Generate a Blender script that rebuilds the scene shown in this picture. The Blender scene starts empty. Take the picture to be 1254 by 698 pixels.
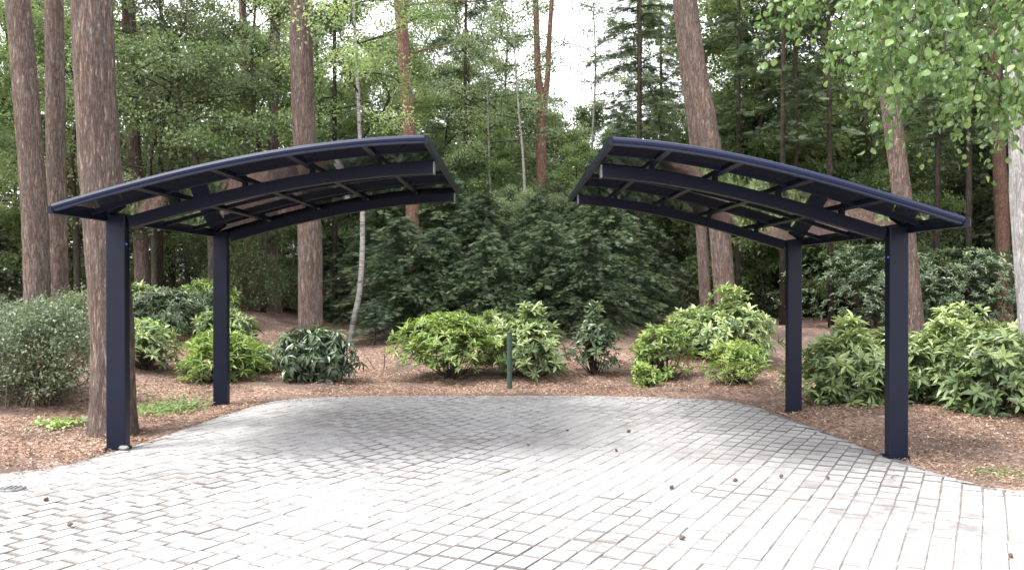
import bpy, math, random
import numpy as np
from mathutils import Vector, noise as mnoise

C = bpy.context.scene
COL = C.collection
rad = math.radians
random.seed(7)

# ------------------------------------------------------------------ camera, world, sun, exposure
F = 1050.0; CH = 1.6; HV = 343.0
cam_d = bpy.data.cameras.new('camera'); cam = bpy.data.objects.new('camera', cam_d); COL.objects.link(cam)
cam.location = (0, 0, CH); cam.rotation_euler = (rad(90) - math.atan(6 / F), 0, 0)
cam_d.sensor_width = 36; cam_d.lens = F / 1254 * 36; cam_d.clip_start = .05; cam_d.clip_end = 2000
C.camera = cam
SUN_EL, SUN_AZ = 57.0, 246.0        # compass azimuth of the sun (0 = ahead of the camera, clockwise)
w = bpy.data.worlds.new('World'); C.world = w; w.use_nodes = True
nt = w.node_tree; nt.nodes.clear()
sky = nt.nodes.new('ShaderNodeTexSky'); sky.sky_type = 'NISHITA'; sky.sun_disc = False
sky.sun_elevation = rad(SUN_EL); sky.sun_rotation = rad(SUN_AZ); sky.dust_density = 6; sky.air_density = 1.2; sky.ozone_density = .6
hs = nt.nodes.new('ShaderNodeHueSaturation'); hs.inputs['Saturation'].default_value = .22; hs.inputs['Value'].default_value = 1
mx = nt.nodes.new('ShaderNodeMix'); mx.data_type = 'RGBA'; mx.inputs[0].default_value = .65
mx.inputs[7].default_value = (8.3, 8.4, 8.8, 1)      # even bright cloud cover
bg = nt.nodes.new('ShaderNodeBackground'); bg.inputs['Strength'].default_value = .15
wo = nt.nodes.new('ShaderNodeOutputWorld')
nt.links.new(sky.outputs[0], hs.inputs['Color']); nt.links.new(hs.outputs[0], mx.inputs[6])
nt.links.new(mx.outputs[2], bg.inputs[0]); nt.links.new(bg.outputs[0], wo.inputs[0])
sd = bpy.data.lights.new('sun', 'SUN'); sd.energy = 1.9; sd.angle = rad(17); sd.color = (1, .96, .9)
sun = bpy.data.objects.new('sun', sd); COL.objects.link(sun)
az = rad(SUN_AZ); el = rad(SUN_EL)
tosun = Vector((math.sin(az) * math.cos(el), math.cos(az) * math.cos(el), math.sin(el)))
sun.rotation_euler = tosun.to_track_quat('Z', 'Y').to_euler()
C.view_settings.view_transform = 'Standard'; C.view_settings.look = 'None'
C.view_settings.exposure = 1.72; C.view_settings.gamma = 1; C.view_settings.use_curve_mapping = False
C.render.engine = 'CYCLES'
C.cycles.max_bounces = 6; C.cycles.diffuse_bounces = 3; C.cycles.glossy_bounces = 3; C.cycles.transmission_bounces = 3
C.cycles.transparent_max_bounces = 6; C.cycles.caustics_reflective = False; C.cycles.caustics_refractive = False
C.cycles.use_denoising = True

# ------------------------------------------------------------------ terrain
def S(t):
    t = np.clip(t, 0, 1); return t * t * (3 - 2 * t)
EDGE_PX = [(-300, 603), (-120, 592), (0, 582), (60, 574), (120, 565), (160, 553), (200, 538), (250, 516), (290, 501), (330, 491), (400, 486.5),
           (500, 485), (620, 485), (720, 485), (820, 487), (880, 490), (930, 496), (985, 516), (1040, 544), (1080, 566),
           (1130, 584), (1180, 597), (1254, 603), (1400, 607), (1700, 612)]
ex = []; ey = []
for u, v in EDGE_PX:
    D = CH * F / (v - HV); ex.append((u - 627) / F * D); ey.append(D)
ex = np.array([-30] + ex + [30.]); ey = np.array([6.2] + ey + [6.0])
_fx = np.arange(-30, 30.001, .03); _fy = np.interp(_fx, ex, ey); _k = np.exp(-.5 * (np.arange(-16, 17) * .03 / .16) ** 2); _k /= _k.sum()
_fy[16:-16] = np.convolve(_fy, _k, 'valid')
def y_edge(x): return np.interp(x, _fx, _fy)
def height(x, y):
    x = np.asarray(x, float); y = np.asarray(y, float)
    h = .55 * S((y - 12.3) / 7) + .42 * S((-x - 4.0) / 3) * S((y - 9.6) / 4) + .6 * S((y - 22) / 25)
    h = h + (.030 * np.sin(x * 1.7 + .6 * y) + .022 * np.sin(y * 2.3 - x * .9 + 1) + .012 * np.sin(x * 5.1) * np.sin(y * 4.3)) * S((y - y_edge(x)) / 1.2)
    return h
def at(u, v):
    """ground point whose picture position is u, v"""
    k = (u - 627) / F; m = (v - HV) / F
    D = np.linspace(3, 60, 6000)
    g = CH - m * D - height(k * D, D)
    i = np.argmax(g <= 0) if (g <= 0).any() else len(D) - 1
    return np.array([k * D[i], D[i], float(height(k * D[i], D[i]))])
def P(u, v, D): return np.array([(u - 627) / F * D, D, CH + (HV - v) / F * D])

# ------------------------------------------------------------------ mesh helpers
def tag(o, label=None, cat=None, group=None, kind=None):
    if label: o['label'] = label
    if cat: o['category'] = cat
    if group: o['group'] = group
    if kind: o['kind'] = kind
    return o
class MB:
    def __init__(s): s.v = []; s.f = []; s.t = []; s.n = 0; s.m = []
    def add(s, v, f, tone=None, mat=0):
        v = np.asarray(v, np.float32).reshape(-1, 3); f = np.asarray(f, np.int32).reshape(-1, 3)
        s.v.append(v); s.f.append(f + s.n); s.n += len(v)
        s.t.append(np.broadcast_to(np.asarray(.5 if tone is None else tone, np.float32), (len(f),)))
        s.m.append(np.full(len(f), mat, np.int32))
    def mesh(s, name, mats, smooth=False, off=None):
        v = np.concatenate(s.v); f = np.concatenate(s.f); t = np.concatenate(s.t); m = np.concatenate(s.m)
        if off is not None: v = v - np.asarray(off, np.float32)
        me = bpy.data.meshes.new(name)
        me.vertices.add(len(v)); me.vertices.foreach_set('co', v.ravel())
        me.loops.add(f.size); me.loops.foreach_set('vertex_index', f.ravel())
        me.polygons.add(len(f)); me.polygons.foreach_set('loop_start', np.arange(0, f.size, 3, dtype=np.int32))
        me.polygons.foreach_set('loop_total', np.full(len(f), 3, np.int32))
        me.polygons.foreach_set('material_index', m)
        me.polygons.foreach_set('use_smooth', np.full(len(f), smooth))
        a = me.attributes.new('tone', 'FLOAT', 'FACE'); a.data.foreach_set('value', t.astype(np.float32))
        me.update(calc_edges=True); me.validate()
        for x in (mats if isinstance(mats, (list, tuple)) else [mats]): me.materials.append(x)
        return me
    def build(s, name, mats, parent=None, smooth=False, loc=None):
        off = None
        if parent is not None: off = parent.location
        elif loc is not None: off = loc
        o = bpy.data.objects.new(name, s.mesh(name, mats, smooth, off)); COL.objects.link(o)
        if parent is not None: o.parent = parent
        elif loc is not None: o.location = loc
        return o
def empty(name, loc):
    o = bpy.data.objects.new(name, None); COL.objects.link(o); o.location = [float(a) for a in loc]; o.empty_display_size = .2
    return o
def link_mesh(name, me, parent):
    o = bpy.data.objects.new(name, me); COL.objects.link(o); o.parent = parent; return o
QB = [(0, 2, 1), (0, 3, 2), (4, 5, 6), (4, 6, 7), (0, 1, 5), (0, 5, 4), (1, 2, 6), (1, 6, 5), (2, 3, 7), (2, 7, 6), (3, 0, 4), (3, 4, 7)]
def box(mb, x0, x1, y0, y1, z0, z1, mat=0, b=0.0):
    if b <= 0:
        mb.add([(x0, y0, z0), (x1, y0, z0), (x1, y1, z0), (x0, y1, z0), (x0, y0, z1), (x1, y0, z1), (x1, y1, z1), (x0, y1, z1)], QB, mat=mat); return
    ring = [(x0 + b, y0), (x1 - b, y0), (x1, y0 + b), (x1, y1 - b), (x1 - b, y1), (x0 + b, y1), (x0, y1 - b), (x0, y0 + b)]
    v = [(x, y, z) for z in (z0, z1) for x, y in ring]
    f = []
    for i in range(8):
        j = (i + 1) % 8; f += [(i, j, 8 + j), (i, 8 + j, 8 + i)]
    for i in range(1, 7): f += [(0, i + 1, i), (8, 8 + i, 9 + i)]
    mb.add(v, f, mat=mat)
def tube(mb, pts, radii, n=6, tone=.5, mat=0, cap=True):
    pts = np.asarray(pts, float); k = len(pts); radii = np.broadcast_to(np.asarray(radii, float), (k,))
    d = np.gradient(pts, axis=0); d /= np.linalg.norm(d, axis=1)[:, None] + 1e-9
    ref = np.array([1., 0, 0]) if abs(d[:, 0]).mean() < .8 else np.array([0, 1., 0])
    a = np.cross(d, ref); a /= np.linalg.norm(a, axis=1)[:, None]; b = np.cross(d, a)
    an = np.arange(n) * 2 * math.pi / n
    v = pts[:, None] + radii[:, None, None] * (np.cos(an)[None, :, None] * a[:, None] + np.sin(an)[None, :, None] * b[:, None])
    v = v.reshape(-1, 3); i = np.arange(k - 1)[:, None] * n + np.arange(n); j = np.arange(k - 1)[:, None] * n + (np.arange(n) + 1) % n
    f = np.concatenate([np.stack([i, j, j + n], -1).reshape(-1, 3), np.stack([i, j + n, i + n], -1).reshape(-1, 3)])
    if cap and n > 3:
        v = np.concatenate([v, pts[:1], pts[-1:]]); m = k * n
        f = np.concatenate([f, [(m, (q + 1) % n, q) for q in range(n)], [(m + 1, (k - 1) * n + q, (k - 1) * n + (q + 1) % n) for q in range(n)]])
    mb.add(v, f, tone, mat)

# leaf templates: x width, y length, z up
T4 = (np.array([(0, 0, 0), (.5, .42, .1), (0, 1, -.04), (-.5, .42, .1)]), [(0, 1, 2), (0, 2, 3)])
T8 = (np.array([(0, 0, 0), (.40, .22, .07), (.5, .5, .09), (.3, .8, .0), (0, 1, -.12), (-.3, .8, .0), (-.5, .5, .09), (-.4, .22, .07), (0, .5, .0)]),
      [(0, 1, 8), (1, 2, 8), (2, 3, 8), (3, 4, 8), (4, 5, 8), (5, 6, 8), (6, 7, 8), (7, 0, 8)])
def _spray():
    v = []; f = []
    n = 6
    for i in range(n):
        t = i / n; L = .42 * (1 - t) ** .8 + .08
        for s in (-1, 1):
            b = len(v); v += [(0, t, 0), (0, t + .12, 0), (s * L, t + L * .7 + .03, -.10 * L)]
            f.append((b, b + 1, b + 2) if s < 0 else (b, b + 2, b + 1))
    b = len(v); v += [(-.03, .8, 0), (.03, .8, 0), (0, 1.1, -.05)]; f.append((b, b + 1, b + 2))
    return np.array(v, float), f
TS = _spray()
def _needle():     # tuft of pine needles
    v = []; f = []; r = np.random.default_rng(3)
    for i in range(12):
        a = r.uniform(0, 6.28); e = r.uniform(.1, 1.2); d = np.array([math.cos(a) * math.cos(e), math.sin(e), math.sin(a) * math.cos(e)])
        q = np.cross(d, r.normal(size=3)); q /= np.linalg.norm(q); b = len(v)
        v += [tuple(-q * .03), tuple(q * .03), tuple(d)]; f.append((b, b + 1, b + 2))
    return np.array(v, float), f
TN = _needle()
def norm(a): return a / (np.linalg.norm(a, axis=-1, keepdims=True) + 1e-9)
def leaves(mb, tpl, pos, d, nrm, L, W, tone, mat=0, curl=None):
    """many leaves in one go: pos, axis direction d, normal nrm, length L, width W, tone per leaf"""
    V, Fc = tpl; N = len(pos); Fc = np.asarray(Fc)
    d = norm(d); x = norm(np.cross(d, nrm)); z = np.cross(x, d)
    L = np.broadcast_to(L, (N,)); W = np.broadcast_to(W, (N,)); tone = np.broadcast_to(tone, (N,))
    v = pos[:, None] + V[None, :, 0:1] * (W[:, None, None] * x[:, None]) + V[None, :, 1:2] * (L[:, None, None] * d[:, None]) + V[None, :, 2:3] * (L[:, None, None] * z[:, None])
    f = (np.arange(N)[:, None, None] * len(V) + Fc[None]).reshape(-1, 3)
    mb.add(v.reshape(-1, 3), f, np.repeat(tone, len(Fc)), mat)

# ------------------------------------------------------------------ materials
def newmat(name):
    m = bpy.data.materials.new(name); m.use_nodes = True; t = m.node_tree; b = t.nodes['Principled BSDF']; return m, t, b
def N(t, typ, **kw):
    n = t.nodes.new('ShaderNode' + typ)
    for k, v in kw.items():
        if k in n.inputs: n.inputs[k].default_value = v
        else: setattr(n, k, v)
    return n
def ramp(t, fac, stops):
    r = t.nodes.new('ShaderNodeValToRGB'); e = r.color_ramp.elements
    while len(e) < len(stops): e.new(.5)
    for i, (p, c) in enumerate(stops): e[i].position = p; e[i].color = (*c, 1)
    t.links.new(fac, r.inputs[0]); return r.outputs[0]
def leaf_mat(name, stops, transl=.35, rough=.45, spec=.4, var=.25):
    m, t, b = newmat(name)
    at_ = N(t, 'Attribute', attribute_name='tone')
    c = ramp(t, at_.outputs['Fac'], stops)
    oi = N(t, 'ObjectInfo')
    mr = N(t, 'MapRange'); mr.inputs['To Min'].default_value = 1 - var; mr.inputs['To Max'].default_value = 1 + var
    t.links.new(oi.outputs['Random'], mr.inputs['Value'])
    h = N(t, 'HueSaturation', Saturation=.93); t.links.new(c, h.inputs['Color']); t.links.new(mr.outputs[0], h.inputs['Value'])
    t.links.new(h.outputs[0], b.inputs['Base Color']); b.inputs['Roughness'].default_value = rough; b.inputs['Specular IOR Level'].default_value = spec
    tr = N(t, 'BsdfTranslucent'); h2 = N(t, 'HueSaturation', Hue=.485, Saturation=1.15, Value=1.5)
    t.links.new(h.outputs[0], h2.inputs['Color']); t.links.new(h2.outputs[0], tr.inputs['Color'])
    mix = N(t, 'MixShader'); mix.inputs[0].default_value = transl
    t.links.new(b.outputs[0], mix.inputs[1]); t.links.new(tr.outputs[0], mix.inputs[2]); t.links.new(mix.outputs[0], t.nodes['Material Output'].inputs[0])
    return m
def bark_mat(name, plate, plate2, crack, scale=9, stretch=.28, bump=.02):
    m, t, b = newmat(name); tc = N(t, 'TexCoord')
    mp = N(t, 'Mapping'); mp.inputs['Scale'].default_value = (1, 1, stretch); t.links.new(tc.outputs['Object'], mp.inputs[0])
    nz = N(t, 'TexNoise', Scale=9.0, Detail=6.0, Roughness=.7); t.links.new(mp.outputs[0], nz.inputs['Vector'])
    mv = N(t, 'Mix', data_type='VECTOR'); mv.inputs[0].default_value = .16
    t.links.new(mp.outputs[0], mv.inputs[4]); t.links.new(nz.outputs['Color'], mv.inputs[5])
    vo = N(t, 'TexVoronoi', feature='DISTANCE_TO_EDGE', Scale=float(scale)); t.links.new(mv.outputs[1], vo.inputs['Vector'])
    vc = N(t, 'TexVoronoi', Scale=float(scale) * 2.2); t.links.new(mv.outputs[1], vc.inputs['Vector'])
    n2 = N(t, 'TexNoise', Scale=float(scale) * 3.2, Detail=8.0, Roughness=.72); t.links.new(mp.outputs[0], n2.inputs['Vector'])
    n3 = N(t, 'TexNoise', Scale=1.6, Detail=4.0); t.links.new(tc.outputs['Object'], n3.inputs['Vector'])
    edge = ramp(t, vo.outputs['Distance'], [(0, (.25, .25, .25)), (.11, (1, 1, 1))])
    eb = N(t, 'Math', operation='MULTIPLY'); t.links.new(edge, eb.inputs[0]); t.links.new(ramp(t, n2.outputs['Fac'], [(.33, (0, 0, 0)), (.58, (1, 1, 1))]), eb.inputs[1])
    sp = N(t, 'SeparateColor'); t.links.new(vc.outputs['Color'], sp.inputs[0])
    mm = N(t, 'Math', operation='MULTIPLY'); t.links.new(sp.outputs[0], mm.inputs[0]); t.links.new(n3.outputs['Fac'], mm.inputs[1])
    mm2 = N(t, 'Math', operation='MULTIPLY'); mm2.inputs[1].default_value = 1.9; t.links.new(mm.outputs[0], mm2.inputs[0])
    pl = N(t, 'Mix', data_type='RGBA'); pl.inputs[6].default_value = (*plate, 1); pl.inputs[7].default_value = (*plate2, 1); t.links.new(mm2.outputs[0], pl.inputs[0])
    ck = N(t, 'Mix', data_type='RGBA'); ck.inputs[6].default_value = (*crack, 1); t.links.new(eb.outputs[0], ck.inputs[0]); t.links.new(pl.outputs[2], ck.inputs[7])
    fl = N(t, 'Mix', data_type='RGBA', blend_type='MULTIPLY'); fl.inputs[0].default_value = .5
    t.links.new(ck.outputs[2], fl.inputs[6]); t.links.new(ramp(t, nz.outputs['Fac'], [(.3, (.5, .48, .48)), (.65, (1.25, 1.22, 1.22))]), fl.inputs[7])
    t.links.new(fl.outputs[2], b.inputs['Base Color']); b.inputs['Roughness'].default_value = .9; b.inputs['Specular IOR Level'].default_value = .2
    ad = N(t, 'Math', operation='MULTIPLY_ADD'); ad.inputs[1].default_value = .5; t.links.new(nz.outputs['Fac'], ad.inputs[0]); t.links.new(eb.outputs[0], ad.inputs[2])
    bp = N(t, 'Bump', Strength=1.0, Distance=float(bump)); t.links.new(ad.outputs[0], bp.inputs['Height']); t.links.new(bp.outputs[0], b.inputs['Normal'])
    return m
PINE = bark_mat('pine bark', (.255, .215, .195), (.31, .215, .17), (.075, .052, .042), 17, .15, .03)
PINE_RED = bark_mat('red pine bark', (.225, .152, .118), (.30, .18, .13), (.10, .05, .035), 20, .35, .01)
DARKBARK = bark_mat('dark bark', (.075, .065, .05), (.11, .095, .07), (.025, .02, .015), 14, .4, .01)
def birch_bark(name='birch bark'):
    m, t, b = newmat(name); tc = N(t, 'TexCoord')
    mp = N(t, 'Mapping'); mp.inputs['Scale'].default_value = (1, 1, 6); t.links.new(tc.outputs['Object'], mp.inputs[0])
    n = N(t, 'TexNoise', Scale=5.0, Detail=5.0, Roughness=.65); t.links.new(mp.outputs[0], n.inputs['Vector'])
    c = ramp(t, n.outputs['Fac'], [(.36, (.04, .035, .03)), (.47, (.2, .185, .17)), (.62, (.29, .275, .255))])
    t.links.new(c, b.inputs['Base Color']); b.inputs['Roughness'].default_value = .75
    bp = N(t, 'Bump', Strength=.6, Distance=.01); t.links.new(n.outputs['Fac'], bp.inputs['Height']); t.links.new(bp.outputs[0], b.inputs['Normal'])
    return m
BIRCH = birch_bark()
BIRCH2 = bark_mat('old birch bark', (.50, .48, .48), (.62, .60, .60), (.24, .22, .215), 17, .22, .01)

L_OAK = leaf_mat('oak leaf', [(0, (.06, .10, .038)), (.6, (.13, .19, .07)), (1, (.22, .30, .12))], .38)
L_BRIGHT = leaf_mat('light leaf', [(0, (.10, .16, .055)), (.5, (.19, .27, .10)), (1, (.31, .39, .16))], .45)
L_PALE = leaf_mat('pale leaf', [(0, (.095, .135, .065)), (.5, (.18, .235, .115)), (1, (.29, .345, .19))], .43)
L_DARK = leaf_mat('conifer spray', [(0, (.03, .05, .025)), (.55, (.082, .118, .058)), (1, (.16, .21, .10))], .18, .5, .35)
L_DARK2 = leaf_mat('yew spray', [(0, (.036, .06, .03)), (.55, (.09, .132, .062)), (1, (.18, .235, .11))], .2, .5, .35)
L_NEEDLE = leaf_mat('pine needle', [(0, (.04, .07, .03)), (1, (.09, .13, .06))], .2)
L_BLUE = leaf_mat('grey green spray', [(0, (.07, .11, .075)), (1, (.18, .24, .17))], .25)
L_RHO = leaf_mat('rhododendron leaf', [(0, (.05, .085, .035)), (.45, (.135, .205, .07)), (1, (.34, .42, .16))], .22, .36, .6, .12)
L_RHOD = leaf_mat('dark rhododendron leaf', [(0, (.035, .06, .028)), (.6, (.075, .12, .055)), (1, (.16, .215, .09))], .15, .34, .6, .12)
L_RHOY = leaf_mat('fresh rhododendron leaf', [(0, (.07, .125, .035)), (.5, (.19, .29, .06)), (1, (.38, .47, .14))], .28, .4, .5, .1)
L_BOX = leaf_mat('small shrub leaf', [(0, (.06, .09, .05)), (.5, (.14, .19, .10)), (1, (.27, .33, .20))], .25, .4, .5)
L_BIRCH = leaf_mat('birch leaf', [(0, (.045, .09, .025)), (.5, (.085, .15, .04)), (1, (.19, .27, .08))], .36, .35, .5)

# mulch
def mulch_mat():
    m, t, b = newmat('bark mulch ground'); tc = N(t, 'TexCoord')
    n1 = N(t, 'TexNoise', Scale=55.0, Detail=5.0, Roughness=.7); n2 = N(t, 'TexNoise', Scale=.9, Detail=4.0)
    v = N(t, 'TexVoronoi', Scale=38.0); n0 = N(t, 'TexNoise', Scale=14.0)
    mv = N(t, 'Mix', data_type='VECTOR'); mv.inputs[0].default_value = .12
    t.links.new(tc.outputs['Object'], mv.inputs[4]); t.links.new(tc.outputs['Object'], n0.inputs['Vector']); t.links.new(n0.outputs['Color'], mv.inputs[5])
    t.links.new(mv.outputs[1], v.inputs['Vector'])
    for n in (n1, n2): t.links.new(tc.outputs['Object'], n.inputs['Vector'])
    sp = N(t, 'SeparateColor'); t.links.new(v.outputs['Color'], sp.inputs[0])
    c1 = ramp(t, sp.outputs[0], [(0, (.09, .055, .042)), (.4, (.24, .15, .115)), (.75, (.345, .245, .19)), (1, (.46, .35, .285))])
    c2 = ramp(t, n1.outputs['Fac'], [(.3, (.35, .33, .32)), (.7, (1.2, 1.2, 1.2))])
    ml = N(t, 'Mix', data_type='RGBA', blend_type='MULTIPLY'); ml.inputs[0].default_value = 1
    t.links.new(c1, ml.inputs[6]); t.links.new(c2, ml.inputs[7])
    m2 = N(t, 'Mix', data_type='RGBA'); t.links.new(ramp(t, n2.outputs['Fac'], [(.47, (0, 0, 0)), (.60, (.85, .85, .85))]), m2.inputs[0])
    t.links.new(ml.outputs[2], m2.inputs[6])
    soil = ramp(t, n1.outputs['Fac'], [(.3, (.05, .036, .031)), (.7, (.16, .12, .105))]); t.links.new(soil, m2.inputs[7])
    t.links.new(m2.outputs[2], b.inputs['Base Color']); b.inputs['Roughness'].default_value = .95; b.inputs['Specular IOR Level'].default_value = .15
    bp = N(t, 'Bump', Strength=1.0, Distance=.02); t.links.new(sp.outputs[0], bp.inputs['Height']); t.links.new(bp.outputs[0], b.inputs['Normal'])
    return m
MULCH = mulch_mat()
def simple(name, col, rough=.8, spec=.3, metal=0, stops=None, noise=None, bump=0):
    m, t, b = newmat(name); b.inputs['Base Color'].default_value = (*col, 1); b.inputs['Roughness'].default_value = rough
    b.inputs['Specular IOR Level'].default_value = spec; b.inputs['Metallic'].default_value = metal
    if stops:
        a = N(t, 'Attribute', attribute_name='tone'); t.links.new(ramp(t, a.outputs['Fac'], stops), b.inputs['Base Color'])
    if noise:
        tc = N(t, 'TexCoord'); n = N(t, 'TexNoise', Scale=float(noise[0]), Detail=5.0); t.links.new(tc.outputs['Object'], n.inputs['Vector'])
        t.links.new(ramp(t, n.outputs['Fac'], [(.3, noise[1]), (.7, noise[2])]), b.inputs['Base Color'])
        if bump:
            bp = N(t, 'Bump', Strength=.6, Distance=bump); t.links.new(n.outputs['Fac'], bp.inputs['Height']); t.links.new(bp.outputs[0], b.inputs['Normal'])
    return m
CHIP = simple('wood chip', (.3, .2, .1), .95, .15, stops=[(0, (.07, .045, .035)), (.35, (.21, .13, .09)), (.7, (.37, .25, .18)), (1, (.52, .41, .32))])
def paver_mat():
    m, t, b = newmat('tumbled concrete paver'); tc = N(t, 'TexCoord'); a = N(t, 'Attribute', attribute_name='tone')
    base = ramp(t, a.outputs['Fac'], [(0, (.085, .08, .077)), (.22, (.20, .19, .187)), (.3, (.31, .30, .30)), (.62, (.37, .36, .36)), (1, (.43, .42, .418))])
    n1 = N(t, 'TexNoise', Scale=120.0, Detail=4.0, Roughness=.7); n2 = N(t, 'TexNoise', Scale=.55, Detail=6.0, Roughness=.62); n3 = N(t, 'TexNoise', Scale=7.0, Detail=6.0, Roughness=.7)
    for n in (n1, n2, n3): t.links.new(tc.outputs['Object'], n.inputs['Vector'])
    m1 = N(t, 'Mix', data_type='RGBA', blend_type='MULTIPLY'); m1.inputs[0].default_value = .8
    t.links.new(base, m1.inputs[6]); t.links.new(ramp(t, n1.outputs['Fac'], [(.32, (.42, .41, .40)), (.62, (1.12, 1.12, 1.12))]), m1.inputs[7])
    # grime with its own shape: needles and soil rubbed into the surface
    st = ramp(t, n2.outputs['Fac'], [(.44, (0, 0, 0)), (.60, (1, 1, 1))]); s3 = ramp(t, n3.outputs['Fac'], [(.38, (0, 0, 0)), (.60, (1, 1, 1))])
    mm = N(t, 'Math', operation='MULTIPLY'); t.links.new(st, mm.inputs[0]); t.links.new(s3, mm.inputs[1])
    mk = N(t, 'Math', operation='MULTIPLY'); mk.inputs[1].default_value = .75; t.links.new(mm.outputs[0], mk.inputs[0])
    m2 = N(t, 'Mix', data_type='RGBA'); m2.inputs[7].default_value = (.13, .12, .115, 1)
    t.links.new(mk.outputs[0], m2.inputs[0]); t.links.new(m1.outputs[2], m2.inputs[6]); t.links.new(m2.outputs[2], b.inputs['Base Color'])
    b.inputs['Roughness'].default_value = .62; b.inputs['Specular IOR Level'].default_value = .4
    ad = N(t, 'Math', operation='ADD'); t.links.new(n1.outputs['Fac'], ad.inputs[0]); t.links.new(n3.outputs['Fac'], ad.inputs[1])
    bp = N(t, 'Bump', Strength=.5, Distance=.004); t.links.new(ad.outputs[0], bp.inputs['Height']); t.links.new(bp.outputs[0], b.inputs['Normal'])
    return m
PAVER = paver_mat()
JOINT = simple('joint sand', (.14, .13, .12), .95, .1, noise=(40, (.07, .062, .057), (.23, .21, .195)))
NAVY = simple('navy powder coat', (.003, .005, .017), .42, .25, noise=(5, (.0011, .0030, .0115), (.0022, .0047, .018)))
NAVYB = simple('navy edge profile', (.0025, .007, .032), .4, .35)
def panel_mat():
    m, t, b = newmat('smoked polycarbonate'); b.inputs['Base Color'].default_value = (.016, .017, .022, 1); b.inputs['Roughness'].default_value = .5; b.inputs['Specular IOR Level'].default_value = 0
    tr = N(t, 'BsdfTransparent'); tr.inputs[0].default_value = (.2, .215, .27, 1)
    mix = N(t, 'MixShader'); mix.inputs[0].default_value = .5; t.links.new(b.outputs[0], mix.inputs[1]); t.links.new(tr.outputs[0], mix.inputs[2])
    gl = N(t, 'BsdfGlossy', Roughness=.03); gl.inputs['Color'].default_value = (.95, .95, 1, 1)
    tc = N(t, 'TexCoord'); n = N(t, 'TexNoise', Scale=1.5, Detail=3.0); t.links.new(tc.outputs['Object'], n.inputs['Vector'])
    bp = N(t, 'Bump', Strength=.08, Distance=.01); t.links.new(n.outputs['Fac'], bp.inputs['Height']); t.links.new(bp.outputs[0], gl.inputs['Normal'])
    fr = N(t, 'Fresnel'); fr.inputs[0].default_value = 1.75
    m2 = N(t, 'MixShader'); t.links.new(fr.outputs[0], m2.inputs[0]); t.links.new(mix.outputs[0], m2.inputs[1]); t.links.new(gl.outputs[0], m2.inputs[2])
    t.links.new(m2.outputs[0], t.nodes['Material Output'].inputs[0])
    return m
SMOKE = panel_mat()
GALV = simple('brushed end cap', (.25, .25, .27), .35, .5, .8)
GREENPOST = simple('green painted post', (.03, .06, .045), .6, .4, noise=(40, (.022, .04, .032), (.045, .08, .06)))
TWIG = simple('dead twig', (.16, .11, .08), .9, .2, noise=(30, (.09, .06, .045), (.22, .16, .12)))
CONE = simple('pine cone', (.09, .06, .045), .9, .2, noise=(80, (.05, .035, .03), (.16, .11, .08)))
STONE = simple('pale stone', (.2, .2, .2), .85, .3, noise=(25, (.12, .115, .11), (.24, .23, .22)))
IRON = simple('cast iron', (.12, .12, .125), .6, .4, .3, noise=(60, (.08, .08, .085), (.26, .26, .26)))
BLUECAP = simple('blue plastic cap', (.03, .12, .6), .4, .5)

# ------------------------------------------------------------------ the setting: ground, paving
def axis(lo, hi, dlo, dhi, step, grow=1.13):
    a = list(np.arange(dlo, dhi + 1e-6, step)); s = step; x = dhi
    while x < hi: s *= grow; x = min(hi, x + s); a.append(x)
    s = step; x = dlo; pre = []
    while x > lo: s *= grow; x = max(lo, x - s); pre.append(x)
    return np.array(pre[::-1] + a)
gx = axis(-400, 400, -9, 9, .09); gy = axis(-200, 500, 5.5, 19, .09)
X, Y = np.meshgrid(gx, gy, indexing='ij'); Z = height(X, Y)
ed = Y - y_edge(X)
rgr = np.random.default_rng(11)
Z = Z + rgr.normal(0, .006, Z.shape) * (ed > .1)
Z = Z + .015 * S(ed / .15) - .055 * (1 - S((ed + .12) / .12)) - .004
n1, n2 = len(gx), len(gy); idx = np.arange(n1 * n2).reshape(n1, n2)
a, b_, c_, d_ = idx[:-1, :-1].ravel(), idx[1:, :-1].ravel(), idx[1:, 1:].ravel(), idx[:-1, 1:].ravel()
g = MB(); g.add(np.stack([X, Y, Z], -1).reshape(-1, 3), np.concatenate([np.stack([a, b_, c_], -1), np.stack([a, c_, d_], -1)]))
tag(g.build('ground', MULCH, smooth=True), 'reddish brown bark mulch covering the ground under the trees', kind='structure')

j = MB(); xs = np.arange(-14, 14.01, .1); ye = y_edge(xs) - .01
v = np.concatenate([np.stack([xs, ye, np.full_like(xs, .0035)], -1), np.stack([xs, np.full_like(xs, -8.), np.full_like(xs, .0035)], -1)])
k = len(xs); i = np.arange(k - 1)
j.add(v, np.concatenate([np.stack([i, i + k, i + k + 1], -1), np.stack([i, i + k + 1, i + 1], -1)]))
tag(j.build('paving_bed', JOINT), 'dark sand filling the joints between the paving blocks', kind='structure')

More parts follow.
